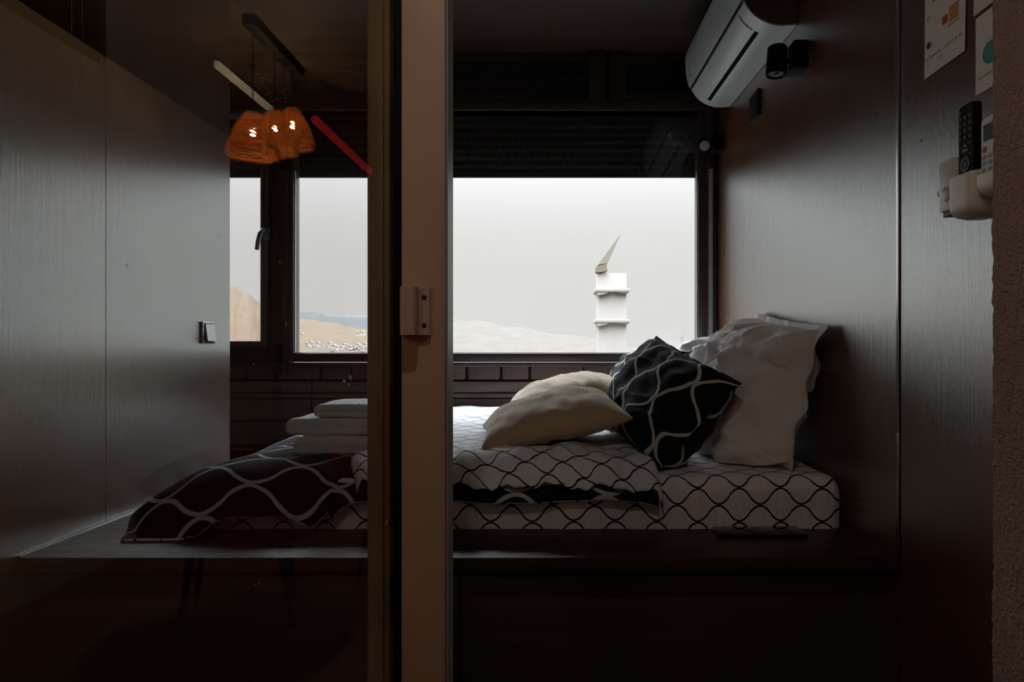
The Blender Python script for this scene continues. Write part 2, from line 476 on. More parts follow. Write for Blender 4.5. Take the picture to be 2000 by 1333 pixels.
for a, b in ((wx0, X(1150, YB)), (X(1222, YB), w2x1 + 0.03)):
    box('lower_rail', a, b, YB - 0.012, YB + 0.05, zt1, zt1 + 0.045, m_frame, win3, bev=0.003)
    box('pane', a, b, YB + 0.020, YB + 0.026, zt1 + 0.045, ZC, m_winglass, win3)

# roller shutter outside the glass
YS = 3.43
pitch = 0.0420
zsh = Z(345, YS)
shut = empty('roller_shutter', (-0.6, YS, zsh))
tag(shut, 'charcoal roller shutter lowered over the top of the window', 'shutter')
n_sl = 16
prof = []
for k in range(9):
    a = k / 8
    prof.append((YS - 0.0045 * math.sin(PI * a), -0.001 + a * (pitch - 0.001)))
prof += [(YS + 0.006, pitch + 0.003), (YS + 0.008, pitch + 0.003), (YS + 0.008, -0.002)]
bm = bmesh.new(); add_prism(bm, prof, 'x', -2.10, 0.81)
slat0 = None
for i in range(n_sl):
    z0 = zsh + i * pitch
    if slat0 is None:
        slat0 = from_bm('slat', bm, m_shutter, shut, True, 0.6)
        # from_bm subtracts the parent's place; lift to zsh
        for v in slat0.data.vertices: v.co.z += zsh
        s = slat0
    else:
        s = slat0.copy(); C.objects.link(s)
    s.location.z = i * pitch
# the row of small slots at the top of each slat, one joined part of pale grey insets
bm = bmesh.new()
for i in range(n_sl):
    z0 = zsh + (i + 1) * pitch - 0.0075
    x = -2.05 + (i % 2) * 0.02
    while x < 0.78:
        add_box(bm, x, x + 0.018, YS - 0.0028, YS + 0.001, z0, z0 + 0.0022)
        x += 0.0415
o_ = from_bm('slot', bm, m_perf, shut); o_.name = 'ventilation_slots'; o_['kind'] = 'stuff'
box('bottom_bar', -2.10, 0.81, YS - 0.008, YS + 0.010, zsh - 0.006, zsh + 0.004, m_shutter, shut, bev=0.002)

# right wall: two laminate panels with an aluminium joint
wr = empty('wall_right', (XR, 2.2, 0)); struct(wr)
box('wall_core', XR + 0.018, XR + 0.2, 0.9, YB + 0.3, 0, ZC, m_dark, wr)
box('panel', XR, XR + 0.018, 1.574, YB + 0.02, 0.0, ZC, m_wall_wood, wr)
box('panel', XR, XR + 0.018, 0.95, 1.552, 0.0, ZC, m_wall_wood, wr)
box('joint_profile', XR - 0.003, XR + 0.010, 1.559, 1.571, Z(845, 1.56), ZC, m_alu, wr, bev=0.0015)
box('joint_profile', XR - 0.003, XR + 0.010, 1.559, 1.571, Z(1080, 1.56), Z(846.5, 1.56), m_alu, wr, bev=0.0015)
for (px, py, r) in ((1527, 205, 0.006), (1420, 315, 0.006), (1800, 275, 0.002)):
    d = XR * F / (px - 1080)
    lathe('screw_cap', [(r, 0), (r, 0.0008), (0, 0.001)], (XR, d, Z(py, d)), (-1, 0, 0), m_mortar if py > 250 else m_wall_wood, wr, 12)

# left wall: wardrobe-height panel with an open recess above, then a full-height panel
wl = empty('wall_left', (XL, 2.0, 0)); struct(wl)
yj = 1.863
ye = 2.578
box('panel', XL - 0.018, XL, yj + 0.0015, ye, 0, ZC, m_wall_wood_l, wl)
box('panel', XL - 0.018, XL, 0.98, yj - 0.0015, 0, 1.868, m_wall_wood_l, wl)
box('wall_core', XL - 0.48, XL - 0.018, yj + 0.0015, ye - 0.001, 0, ZC, m_mortar, wl)
box('wall_core', XL - 0.48, XL - 0.018, 0.98, yj, 0, 1.85, m_mortar, wl)
box('recess_back', XL - 0.50, XL - 0.48, 0.98, yj, 1.85, ZC, m_black, wl)
for px in (140, 161):
    tube('rod', [(X(px, 1.83), 1.83, Z(75, 1.83)), (X(px, 1.83), 1.83, 2.55)], 0.0012, m_alu, wl, 8)
for (px, py) in ((152, 164), (250, 519), (430, 463)):
    d = XL * F / (px - 1080)
    lathe('screw_cap', [(0.0065, 0), (0.0065, 0.0006), (0.005, 0.001), (0, 0.001)], (XL, d, Z(py, d)), (1, 0, 0), m_wall_wood_l, wl, 16)
struct(box('wall_far_left', -2.4, -2.2, 0.98, YB + 0.3, 0, ZC, m_room))

# entry room behind the camera (seen only as reflections in the door glass)
struct(box('wall_entry_left', -2.4, -2.2, -3.7, 0.98, 0, 2.5, m_room))
struct(box('wall_entry_back', -2.4, 1.6, -3.7, -3.5, 0, 2.5, m_room))
# door wall: head and left cheek
dw = empty('wall_door', (0, 0.92, 0)); struct(dw)
box('head', -1.60, 0.738, 0.86, 0.98, 2.16, 2.56, m_room, dw)
box('cheek', -2.2, -1.26, 0.86, 0.98, 0, 2.56, m_room, dw)

# rough plaster reveal on the right: a real rough surface towards the camera
bm = bmesh.new()
ny, nz = 130, 260
y0p, y1p = 0.86, 1.10
grid = []
for j in range(nz + 1):
    z = 2.56 * j / nz
    rowv = []
    for i in range(ny + 1):
        y = y0p + (y1p - y0p) * i / ny
        q = Vector((3.1, y * 150, z * 95))
        dx = 0.0026 * noise.noise(q) + 0.0016 * noise.noise(q * 2.3)
        ez = 0.0035 * noise.noise(Vector((9, 1, z * 60))) + 0.004 * noise.noise(Vector((2, 7, z * 6)))
        rowv.append(bm.verts.new((0.738 + dx + (0.004 if i == ny else 0), y + (ez if i >= ny - 1 else 0), z)))
    rowv.append(bm.verts.new((0.80, y1p + 0.004, z)))
    rowv.append(bm.verts.new((0.92, y1p + 0.004, z)))
    grid.append(rowv)
for j in range(nz):
    for i in range(len(grid[0]) - 1):
        bm.faces.new([grid[j][i], grid[j][i + 1], grid[j + 1][i + 1], grid[j + 1][i]])
pl = struct(from_bm('wall_right_plaster', bm, m_plaster, None, True))
struct(box('wall_entry_right', 0.742, 1.6, -3.7, 1.095, 0, 2.56, m_plaster))

# ------------------------------------------------------------------ sliding glass door
door = struct(empty('door_1', (-0.3, 0.9, 0)))
xg1 = X(768, 0.90)
box('glass_pane', -1.26, xg1, 0.900, 0.906, 0.04, 2.16, m_doorglass, door)
# rounded stile seen through the glass
bm = bmesh.new()
sx0, sx1 = X(715.5, 0.95), X(768, 0.95)
pr = [(sx0, 0.98), (sx0, 0.958), (sx0 + 0.003, 0.945), (sx0 + 0.010, 0.936), (sx1 - 0.011, 0.934), (sx1 - 0.010, 0.937), (sx1 - 0.008, 0.937), (sx1 - 0.007, 0.934), (sx1 + 0.001, 0.934), (sx1 + 0.001, 0.98)]
add_prism(bm, pr, 'z', 0.04, 2.16)
from_bm('stile', bm, m_tan2, door, True, 0.9)
box('gasket', X(766, 0.93), X(786, 0.90), 0.915, 0.975, 0.04, 2.16, m_black, door)
jx0, jx1 = X(784, 0.90), X(869, 0.90)
box('jamb', jx0, jx1, 0.900, 0.975, 0.0, 2.16, m_tan, door, bev=0.0015)
box('seal', jx1, jx1 + 0.0016, 0.915, 0.960, 0.0, 2.16, m_framein, door)
box('track', -1.26, 0.738, 0.89, 0.98, 0.0, 0.04, m_tan, door)
box('bottom_rail', -1.26, sx0, 0.92, 0.96, 0.04, 0.10, m_tan2, door)
# latch keeper: stepped plate with two screws
kz0, kz1 = Z(655, 0.895), Z(562, 0.895)
kx0, kx1 = X(786, 0.895), X(840, 0.895)
kp = [(kx0, 0.900), (kx0, 0.880), (kx0 + 0.002, 0.877), (kx0 + 0.019, 0.878), (kx0 + 0.0215, 0.881), (kx0 + 0.0225, 0.893), (kx1 - 0.001, 0.894), (kx1, 0.895), (kx1, 0.9005), (kx0, 0.9005)]
keeper = prism('latch_keeper', kp, 'z', kz0, kz1, mat('beige_keeper_plate', (0.58, 0.43, 0.34), 0.45), door, True, 0.6)
for py in (581, 636):
    bm = bmesh.new()
    add_lathe(bm, [(0.0036, 0), (0.0036, 0.0009), (0.003, 0.0013), (0, 0.0013)], frame_to((X(827, 0.89), 0.8945, Z(py, 0.89)), (0, -1, 0)), 16)
    s = from_bm('screw', bm, mat('dark_screw', (0.05, 0.04, 0.035), 0.5, metal=0.7), keeper, True, 0.7)
# dust flecks on the glass
bm = bmesh.new()
spots = [(672, 745, 3.0), (684, 738, 4), (681, 752, 2.4), (495, 712, 1.8), (546, 512, 1.6), (558, 632, 2.0), (562, 636, 1.6), (544, 300, 1.0), (560, 370, 1.4), (745, 552, 1.4), (741, 500, 1.2), (749, 674, 1.2), (744, 690, 1.0), (755, 1020, 2.0), (752, 1026, 1.6), (746, 560, 0.9), (505, 1141, 1.6), (498, 1143, 1.2), (488, 170, 1.0), (520, 184, 1.0), (540, 192, 1.0), (552, 178, 1.0)]
for k in range(26):
    spots.append((R.uniform(700, 720), R.uniform(760, 900), R.uniform(0.6, 1.4)))
for k in range(30):
    spots.append((R.uniform(480, 570), R.uniform(150, 200), R.uniform(0.5, 1.0)))
for px, py, r in spots:
    rr = r * 0.898 / F
    n = 6
    vs = [bm.verts.new((X(px, 0.8985) + rr * math.cos(2 * PI * k / n) * R.uniform(0.6, 1.1), 0.8993, Z(py, 0.8985) + rr * 1.3 * math.sin(2 * PI * k / n))) for k in range(n)]
    top = bm.verts.new((X(px, 0.8985), 0.8988, Z(py, 0.8985)))
    for k in range(n): bm.faces.new([vs[k], vs[(k + 1) % n], top])
    bm.faces.new(vs[::-1])
o_ = from_bm('dust_flecks', bm, mat('dust', (0.5, 0.5, 0.48), 0.9), door); o_['kind'] = 'stuff'

# ------------------------------------------------------------------ view outside
H_TAN, H_HAZE_BLUE, H_HAZE_PALE, H_HAZE_FAR = (0.052, 0.036, 0.023), (0.031, 0.0315, 0.030), (0.0520, 0.0440, 0.0370), (0.046, 0.0415, 0.038)  # distance haze is mixed into the paler hill base colours
def hill(name, label, dist, depth, prof, col, z_base=-60, nx=150, ny=24, rough=0.004, group=None):
    """a real ridge: prof gives the crest as seen (px, py); slopes run towards and away from the house"""
    bm = bmesh.new()
    def crest(px):
        for (a, za), (b, zb) in zip(prof, prof[1:]):
            if a <= px <= b:
                return za + (zb - za) * (0.5 - 0.5 * math.cos(PI * (px - a) / (b - a)))
        return prof[-1][1]
    rows = []
    p0, p1 = prof[0][0], prof[-1][0]
    for j in range(ny + 1):
        t = j / ny * 1.6
        r = []
        for i in range(nx + 1):
            px = p0 + (p1 - p0) * i / nx
            y = dist - depth + depth * t; x = X(px, y)
            zc = Z(crest(px), dist)
            e = math.sin(min(t, 1.0) * PI / 2) if t <= 1 else math.cos((t - 1) * PI / 2)
            z = z_base + (zc - z_base) * e + rough * dist * noise.noise(Vector((x / dist * 70, y / depth * 22, 1.7))) * (0.4 + 0.6 * e) * 0.6
            z += rough * 0.3 * dist * noise.noise(Vector((x / dist * 300, y / depth * 30, 4)))
            r.append(bm.verts.new((x, y, z)))
        rows.append(r)
    for j in range(ny):
        for i in range(nx):
            bm.faces.new([rows[j][i], rows[j][i + 1], rows[j + 1][i + 1], rows[j + 1][i]])
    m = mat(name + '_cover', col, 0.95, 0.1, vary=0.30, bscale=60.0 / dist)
    o = from_bm(name, bm, m, None, True)
    return tag(o, label, 'hill', group)

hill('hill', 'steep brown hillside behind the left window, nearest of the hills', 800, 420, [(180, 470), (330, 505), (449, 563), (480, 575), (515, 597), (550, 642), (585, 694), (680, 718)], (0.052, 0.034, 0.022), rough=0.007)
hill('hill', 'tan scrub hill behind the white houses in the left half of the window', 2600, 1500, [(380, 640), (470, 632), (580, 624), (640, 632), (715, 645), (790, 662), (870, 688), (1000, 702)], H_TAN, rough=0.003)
hill('hill', 'low haze-blue ridge beyond the tan hill', 6000, 2200, [(380, 640), (500, 628), (570, 613), (607, 611), (650, 620), (715, 622), (790, 650), (860, 700)], H_HAZE_BLUE, rough=0.0015)
hill('hill', 'pale hazy slope low in the large window, right of the door frame', 6500, 2500, [(760, 640), (870, 634), (930, 628), (1000, 640), (1100, 655), (1250, 680), (1400, 700)], H_HAZE_PALE, rough=0.002)
hill('hill', 'palest far ridge fading into the sky above the blue ridge', 9500, 2500, [(600, 640), (660, 618), (760, 616), (870, 622), (960, 640), (1100, 690)], H_HAZE_FAR, rough=0.0015)
g = box('ground', -9000, 9000, 30, 14000, -75, -62, mat('pale_valley_floor', (0.035, 0.032, 0.027), 0.95), None)
struct(g)

# far houses on the slope
m_hw = mat('white_render', (0.26, 0.25, 0.235), 0.8); m_hr = mat('pale_roof', (0.17, 0.14, 0.115), 0.8); m_hg = mat('house_window', (0.10, 0.10, 0.11), 0.3)
HD = 1500
def house(px, py, w, label):
    # stand the house where the slope shows at this height
    HD, z = 1500, 0
    for k in range(200):
        t = 0.15 + 0.83 * k / 199
        HD = 1120 + 500 * t
        zc = Z(653, 1620)
        z = -60 + (zc + 60) * math.sin(PI * t / 2)
        if 675 - (z - EYE) * F / HD <= py: break
    x = X(px, HD)
    w = w * HD / F * 0.75; hh = w * 0.45
    e = empty('house', (x, HD, z - 3))
    tag(e, label, 'house', 'white houses on the hillside')
    d = w * 0.8
    box('wall', x - w / 2, x + w / 2, HD, HD + d, z - 3, z + hh, m_hw, e)
    prism('roof', [(x - w * 0.55, z + hh), (x + w * 0.55, z + hh), (x, z + hh + w * 0.28)], 'y', HD - 0.5, HD + d + 0.5, m_hr, e)
    for k in (-1, 1):
        box('window', x + k * w * 0.22 - 0.7, x + k * w * 0.22 + 0.7, HD - 0.15, HD + 0.1, z + hh * 0.3, z + hh * 0.3 + 1.6, m_hg, e)
hs = [(589, 655, 7), (599, 674, 8), (601, 682, 14), (606, 672, 9), (612, 679, 8), (620, 673, 10), (618, 682, 12), (626, 683, 9), (631, 679, 8), (643, 674, 11), (640, 682, 8), (652, 680, 12), (658, 681, 9), (667, 682, 10), (671, 676, 9), (678, 677, 8), (683, 681, 11), (690, 679, 9), (697, 677, 12), (703, 680, 9), (707, 684, 9), (706, 654, 14), (698, 654, 8), (655, 689, 12), (648, 689, 9), (585, 671, 7), (712, 675, 9)]
ORD = ['first', 'second', 'third', 'fourth', 'fifth', 'sixth', 'seventh', 'eighth', 'ninth', 'tenth', 'eleventh', 'twelfth', 'thirteenth', 'fourteenth', 'fifteenth']
rows_ = {'highest': [h_ for h_ in hs if h_[1] < 662], 'middle': [h_ for h_ in hs if 662 <= h_[1] < 680], 'lowest': [h_ for h_ in hs if h_[1] >= 680]}
for rn, lst in rows_.items():
    for k_, (px, py, w) in enumerate(sorted(lst)):
        house(px, py, w, 'small white house on the brown slope, %s from the left in the %s row' % (ORD[k_], rn))
# slope the houses stand on
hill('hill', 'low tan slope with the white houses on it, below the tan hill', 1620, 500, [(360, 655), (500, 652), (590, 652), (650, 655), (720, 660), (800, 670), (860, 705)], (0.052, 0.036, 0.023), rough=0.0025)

# modern white tower with slanted blade roof and two balcony decks
TD = 150
tw = empty('tower', (X(1196, TD), TD, -60))
tag(tw, 'white tower with two balcony decks and slanted blade spire outside the window', 'tower')
m_tw = mat('white_cladding', (0.195, 0.172, 0.155), 0.7); m_tb = mat('beige_soffit', (0.22, 0.19, 0.14), 0.8); m_sp = mat('beige_blade', (0.12, 0.105, 0.078), 0.7)
def txz(px, py): return (X(px, TD), Z(py, TD))
tx0, tx1 = X(1168, TD), X(1224, TD)
box('shaft', tx0, tx1, TD, TD + 7, -60, Z(534, TD), m_tw, tw, bev=0.2)
for py in (572, 632):
    zz = Z(py, TD)
    box('balcony', X(1162, TD), X(1229, TD), TD - 1.2, TD + 7.2, zz + 0.1, zz + 0.9, m_tw, tw, bev=0.1)
    prism('balcony_soffit', [(X(1163, TD), zz + 0.1), (X(1190, TD), zz + 0.1), (X(1184, TD), zz - 0.25), (X(1168, TD), zz - 0.7)], 'y', TD - 1.0, TD + 1.0, m_tb, tw)
    prism('balcony_soffit', [(X(1200, TD), zz + 0.15), (X(1228, TD), zz + 0.1), (X(1226, TD), zz - 0.2), (X(1210, TD), zz - 0.10)], 'y', TD - 1.0, TD + 1.0, m_tb, tw)
prism('blade', [txz(1168, 518), txz(1187, 514), txz(1213, 456)], 'y', TD, TD + 3, m_sp, tw)
prism('blade_base', [txz(1164, 521), txz(1185, 516), txz(1185, 527), txz(1188, 527), txz(1186, 530), txz(1168, 533), txz(1164, 531)], 'y', TD - 0.5, TD + 3, mat('brown_louvres', (0.10, 0.078, 0.055), 0.8), tw)
ch = box('chimney', X(1330, 260), X(1335.5, 260), 260, 261.2, -55, Z(656, 260), mat('grey_concrete', (0.16, 0.155, 0.145), 0.9), None)
tag(ch, 'slim grey chimney rising beside the white pillows outside the window', 'chimney')

# ------------------------------------------------------------------ platform bed
ZP = EYE - 414 * 1.56 / F      # top of platform
bedp = empty('bed_platform', (-0.2, 1.6, 0))
tag(bedp, 'dark wood built-in bed platform across the alcove below the mattress', 'bed platform')
t_ = Z(1120, 1.55)
box('top_board', XL + 0.003, X(1769, 1.55) if False else XR - 0.002, 1.555, YB - 0.012, t_, ZP, m_bed_wood, bedp, bev=0.0025)
fx = -0.229
zf = Z(1127, 1.61)
box('front_panel', X(69, 1.61), fx - 0.0018, 1.61, 1.628, 0.08, zf, m_front_wood, bedp, bev=0.001)
box('front_panel', fx + 0.0018, X(1736, 1.61), 1.61, 1.628, 0.08, zf, m_front_wood, bedp, bev=0.001)
box('carcass', XL + 0.02, XR - 0.02, 1.632, YB - 0.05, 0.08, t_ - 0.001, m_dark, bedp)
box('plinth', XL + 0.02, XR - 0.02, 1.66, YB - 0.05, 0.0, 0.08, m_black, bedp)
box('edge_trim', XL + 0.002, XL + 0.009, 1.556, 2.57, ZP, ZP + 0.004, m_alu, bedp)
box('filler_panel', X(1737, 1.615), XR - 0.002, 1.635, 1.65, 0.0, t_ - 0.001, m_dark, bedp)

# platform carries on behind the left panel end
# mattress with fitted sheet
MZ0, MZ1 = ZP, 0.716
MX0, MX1, MY0, MY1 = -0.96, 0.806, 1.80, 3.22
def mattress():
    prof = [(MY1, MZ0)]
    r = 0.045
    for k in range(6): a = k / 5 * PI / 2; prof.append((MY1 - r + r * math.cos(a), MZ1 - r + r * math.sin(a)))
    nt_ = 24
    for k in range(1, nt_): prof.append((MY1 - r + (MY0 + r - MY1 + r) * k / nt_, MZ1))
    for k in range(9): a = k / 8 * PI / 2; prof.append((MY0 + r - r * math.sin(a), MZ1 - r + r * math.cos(a)))
    for k in range(1, 9): prof.append((MY0, MZ1 - r - (MZ1 - r - MZ0) * k / 8))
    ln = [0]
    for a, b in zip(prof, prof[1:]): ln.append(ln[-1] + math.dist(a, b))
    xsn = []
    rx = 0.05
    for k in range(9): xsn.append((MX0 + rx - rx * math.cos(k / 8 * PI / 2), rx * (1 - math.sin(k / 8 * PI / 2))))
    n = 140
    for k in range(1, n): xsn.append((MX0 + rx + (MX1 - MX0 - 2 * rx) * k / n, 0))
    for k in range(9): xsn.append((MX1 - rx + rx * math.sin(k / 8 * PI / 2), rx * (1 - math.cos(k / 8 * PI / 2))))
    vs, uv, fs = [], [], []
    cy = (MY0 + MY1) / 2
    for x, ins in xsn:
        for (y, z), l in zip(prof, ln):
            yy = y + (ins if y < cy else -ins) * min(1, abs(y - cy) / (cy - MY0 - 0.04))
            zz = z - ins * 0.8 * sstep(MZ0 + 0.02, MZ1, z)
            # sheet ripples on the front
            fr = sstep(MZ1 - 0.01, MZ0 + 0.03, z) if y < cy else 0
            yy += fr * 0.005 * noise.noise(Vector((x * 34, z * 6, 2))) + 0.003 * noise.noise(Vector((x * 9, y * 6, 5)))
            zz += (1 - fr) * 0.003 * noise.noise(Vector((x * 8, y * 8, 1)))
            vs.append((x, yy, max(zz, MZ0)))
            uv.append((x - ins, -l))
    m = len(prof)
    for i in range(len(xsn) - 1):
        for j in range(m - 1):
            fs.append((i * m + j, i * m + j + 1, (i + 1) * m + j + 1, (i + 1) * m + j))
    fs.append([j for j in range(m)][::-1]); k0 = (len(xsn) - 1) * m; fs.append([k0 + j for j in range(m)])
    # bottom
    fs.append([i * m for i in range(len(xsn))] + [i * m + m - 1 for i in reversed(range(len(xsn)))])
    o = mk('mattress', vs, fs, m_sheet, None, True, uv, 1.0)
    return tag(o, 'mattress in a white fitted sheet with thin black wave print on the platform', 'mattress')
mattress()

# duvet -------------------------------------------------------------
def fall(d):
    d = min(1.0, max(0.0, d))
    return math.cos(PI / 2 * d) ** 0.8
def bed_z(x, y, lift=0.0):
    dx = max(0.0, -0.86 - x) / 0.36
    dy = max(0.0, 1.90 - y) / (0.175 if x > -0.6 else 0.175 + 0.045 * sstep(-0.6, -1.05, x))
    d = math.sqrt(dx * dx + dy * dy)
    top = 0.745 + 0.010 * noise.noise(Vector((x * 3.5, y * 3.5, 0.3))) + 0.012 * sstep(2.1, 3.0, y)
    z = ZP + 0.008 + lift + (top - ZP - 0.008) * fall(d)
    return z
def cloth_grid(name, nx, ny, fxy, fz, m, parent, thick):
    P_ = [[None] * (ny + 1) for _ in range(nx + 1)]
    for i in range(nx + 1):
        for j in range(ny + 1):
            x, y = fxy(i / nx, j / ny)
            P_[i][j] = Vector((x, y, fz(x, y, i / nx, j / ny)))
    U_ = [[0.0] * (ny + 1) for _ in range(nx + 1)]
    V_ = [[0.0] * (ny + 1) for _ in range(nx + 1)]
    for j in range(ny + 1):
        for i in range(nx - 1, -1, -1):
            U_[i][j] = U_[i + 1][j] - (P_[i + 1][j] - P_[i][j]).length
    for i in range(nx + 1):
        for j in range(1, ny + 1):
            V_[i][j] = V_[i][j - 1] - (P_[i][j] - P_[i][j - 1]).length
    vs = [P_[i][j] for i in range(nx + 1) for j in range(ny + 1)]
    uv = [(U_[i][j], V_[i][j]) for i in range(nx + 1) for j in range(ny + 1)]
    fs = []
    k = ny + 1
    for i in range(nx):
        for j in range(ny):
            fs.append((i * k + j, i * k + j + 1, (i + 1) * k + j + 1, (i + 1) * k + j))
    o = mk(name, vs, fs, m, parent, True, uv)
    md = o.modifiers.new('thick', 'SOLIDIFY'); md.thickness = thick; md.offset = -1
    return o

duv = empty('duvet', (-0.4, 2.4, 0.73))
tag(duv, 'black duvet with white wave print folded back over the mattress', 'duvet')
DX1 = 0.30
def black_xy(a, b):          # b = 0 at the back, 1 at the front hem
    hem = 1.712 - 0.012 * math.sin(a * 17) + 0.010 * noise.noise(Vector((a * 12, 0, 0)))
    xr = DX1 - 0.012
    # front hem over the white side stops part way down
    xl = -1.235 + 0.125 * sstep(0.80, 1.0, b) + 0.02 * noise.noise(Vector((b * 9, 3, 3)))
    x = xl + (xr - xl) * a
    lifted = sstep(-0.66, -0.54, x)
    hem = hem * (1 - lifted) + (1.772 + 0.004 * math.sin(x * 13)) * lifted
    hem -= 0.035 * sstep(-0.85, -1.12, x)
    y = 3.20 + (hem - 3.20) * b
    return x, y
def black_z(x, y, a, b):
    z = bed_z(x, y)
    if x > -0.6:
        z -= 0.004
    z += 0.006 * noise.noise(Vector((x * 11, y * 11, 8))) * sstep(ZP, ZP + 0.05, z)
    z = z - (1 - math.sqrt(max(0, min(1, (DX1 - 0.012 - x) / 0.05 + 0.05)))) * 0.02
    if x < -0.6: z += 0.022 * sstep(0.93, 1.0, b) * sstep(-0.98, -0.80, x)
    return max(z, ZP + 0.009)
bs = cloth_grid('black_side', 170, 150, black_xy, black_z, m_duvet, duv, 0.008)
bs.data.materials.append(m_fold); bs.modifiers[0].material_offset = 1; bs.modifiers[0].material_offset_rim = 1

def white_xy(a, b):
    zig = 0.012 * (abs(((a * 6.5) % 1) - 0.5) * 2) + 0.008 * noise.noise(Vector((a * 30, 1, 0)))
    hem = 1.772 + zig
    xl = -0.560 + 0.03 * math.sin(b * 26) * b - 0.0
    x = xl + (DX1 + 0.01 * noise.noise(Vector((b * 10, 0, 0))) - xl) * a
    y = 3.205 + (hem - 3.205) * b
    return x, y
def white_z(x, y, a, b):
    e = min(1.0, max(0.0, (DX1 - x) / 0.055)); e = math.sqrt(max(0.0, 1 - (1 - e) ** 2))
    el = min(1.0, a / 0.04); el = math.sqrt(max(0.0, 1 - (1 - el) ** 2))
    base = bed_z(x, y, 0.0)
    puff = 0.026 + 0.018 * noise.noise(Vector((x * 9, y * 7, 1))) * (0.5 + sstep(2.2, 1.8, y))
    near = sstep(2.15, 1.85, y)
    puff += 0.0075 * near * noise.noise(Vector((x * 36, y * 15, 5))) + 0.006 * near * math.sin(x * 44 + 3 * noise.noise(Vector((x * 4, y * 4, 0))))
    return base + max(0.008, puff) * min(e, el) * 1.0 - (1 - e) * 0.018
cloth_grid('white_side', 190, 190, white_xy, white_z, m_fold, duv, 0.007)

# ------------------------------------------------------------------ pillows
def pillow(name, corners, t_front, t_back, m, flange=0.0, pinch=0.07, wr=0.006, seed=0.0, n=72, swapuv=False, sag=0.0, ear=0.0, power=0.5, parent=None, uvs=1.0, curl=None, uexp=2.8, vexp=2.8, topexp=2.6, slump=0.0, zmin=None):
    """corners: near-bottom, far-bottom, far-top, near-top; the front face looks along the corners' normal"""
    a, b, c, d = [Vector(p) for p in corners]
    nrm = ((b - a).cross(d - a)).normalized()
    if nrm.x > 0: nrm = -nrm
    Wd = ((b - a).length + (c - d).length) / 2; Hd = ((d - a).length + (c - b).length) / 2
    vs, uv, fs = [], [], []
    def pt(u, v, side):
        s = u * (1 - pinch * (1 - v * v)); t = v * (1 - pinch * (1 - u * u))
        s2, t2 = (s + 1) / 2, (t + 1) / 2
        p = (a * (1 - s2) + b * s2) * (1 - t2) + (d * (1 - s2) + c * s2) * t2
        uf = min(1.0, abs(u) / (1 - flange)); vf = min(1.0, abs(v) / (1 - flange))
        h = ((1 - uf ** uexp) * (1 - vf ** (vexp if v < 0 else topexp))) ** power
        q = Vector((s * Wd * 4 + seed, t * Hd * 4, seed * 2 + side))
        T = t_front if side > 0 else t_back
        # low sag: filling slumps down
        hh = T * h * (1 + sag * (-v) * 0.5) * (1 + 0.16 * noise.noise(q))
        # creases running into the corners and along the seam
        edge = (1 - h)
        ang = math.atan2(v, u)
        cr_ = math.sin(ang * 15 + 4 * noise.noise(q * 0.7)) * edge * h * wr * 2.2
        cr_ += wr * 2.0 * noise.noise(Vector((q.x * 2.2, q.y * 2.2, q.z))) * (0.3 + h)
        ridge = 1 - abs(noise.noise(Vector((q.x * 1.1 + 5, q.y * 2.6, q.z)))) * 2.6
        cr_ += wr * 1.3 * max(0, ridge) * h
        base = 0.0018 + flange * 0.0
        wave = 0.0
        if flange > 0 or ear > 0:
            wave = (flange * 0.10 + ear) * noise.noise(Vector((u * 3.1 + seed, v * 3.1, seed))) * edge
        dirv = nrm
        if slump and side > 0:
            dirv = (nrm + Vector((-0.15, 0, -1)) * slump * max(0.0, 0.35 - v)).normalized()
        out = p + dirv * (side * (hh + cr_ * (1 if h > 0.02 else 0.1) + base)) + nrm * wave
        if zmin is not None and out.z < zmin: out.z = zmin + 0.1 * (out.z - zmin) * 0
        return out
    idx = {}
    for side in (1, -1):
        for i in range(n + 1):
            for j in range(n + 1):
                u = -1 + 2 * i / n; v = -1 + 2 * j / n
                # denser samples near the rim
                u = math.copysign(1 - (1 - abs(u)) ** 1.25, u); v = math.copysign(1 - (1 - abs(v)) ** 1.25, v)
                if side == -1 and (i in (0, n) or j in (0, n)):
                    idx[(-1, i, j)] = idx[(1, i, j)]; continue
                idx[(side, i, j)] = len(vs)
                pp = pt(u, v, side)
                if curl: pp = curl(u, v, pp)
                vs.append(pp)
                uv.append((0.0, 0.0))
        arcs = {}
        mid = n // 2
        for j in range(n + 1):
            for rng_, sg in ((range(mid + 1, n + 1), 1), (range(mid - 1, -1, -1), -1)):
                acc = 0.0
                for i in rng_:
                    acc += (vs[idx[(side, i, j)]] - vs[idx[(side, i - sg, j)]]).length
                    arcs[(i, j, 0)] = acc * sg
            arcs[(mid, j, 0)] = 0.0
        for i in range(n + 1):
            for rng_, sg in ((range(mid + 1, n + 1), 1), (range(mid - 1, -1, -1), -1)):
                acc = 0.0
                for j in rng_:
                    acc += (vs[idx[(side, i, j)]] - vs[idx[(side, i, j - sg)]]).length
                    arcs[(i, j, 1)] = acc * sg
            arcs[(i, mid, 1)] = 0.0
        for i in range(n + 1):
            for j in range(n + 1):
                k_ = idx[(side, i, j)]
                if side == -1 and (i in (0, n) or j in (0, n)): continue
                uv[k_] = (arcs[(i, j, 1)], arcs[(i, j, 0)]) if swapuv else (arcs[(i, j, 0)], arcs[(i, j, 1)])
        for i in range(n):
            for j in range(n):
                q = [idx[(side, i, j)], idx[(side, i + 1, j)], idx[(side, i + 1, j + 1)], idx[(side, i, j + 1)]]
                fs.append(q if side == 1 else q[::-1])
    if nrm.dot((b - a).cross(d - a)) < 0:
        fs = [f[::-1] for f in fs]
    return mk(name, vs, fs, m, parent, True, uv)

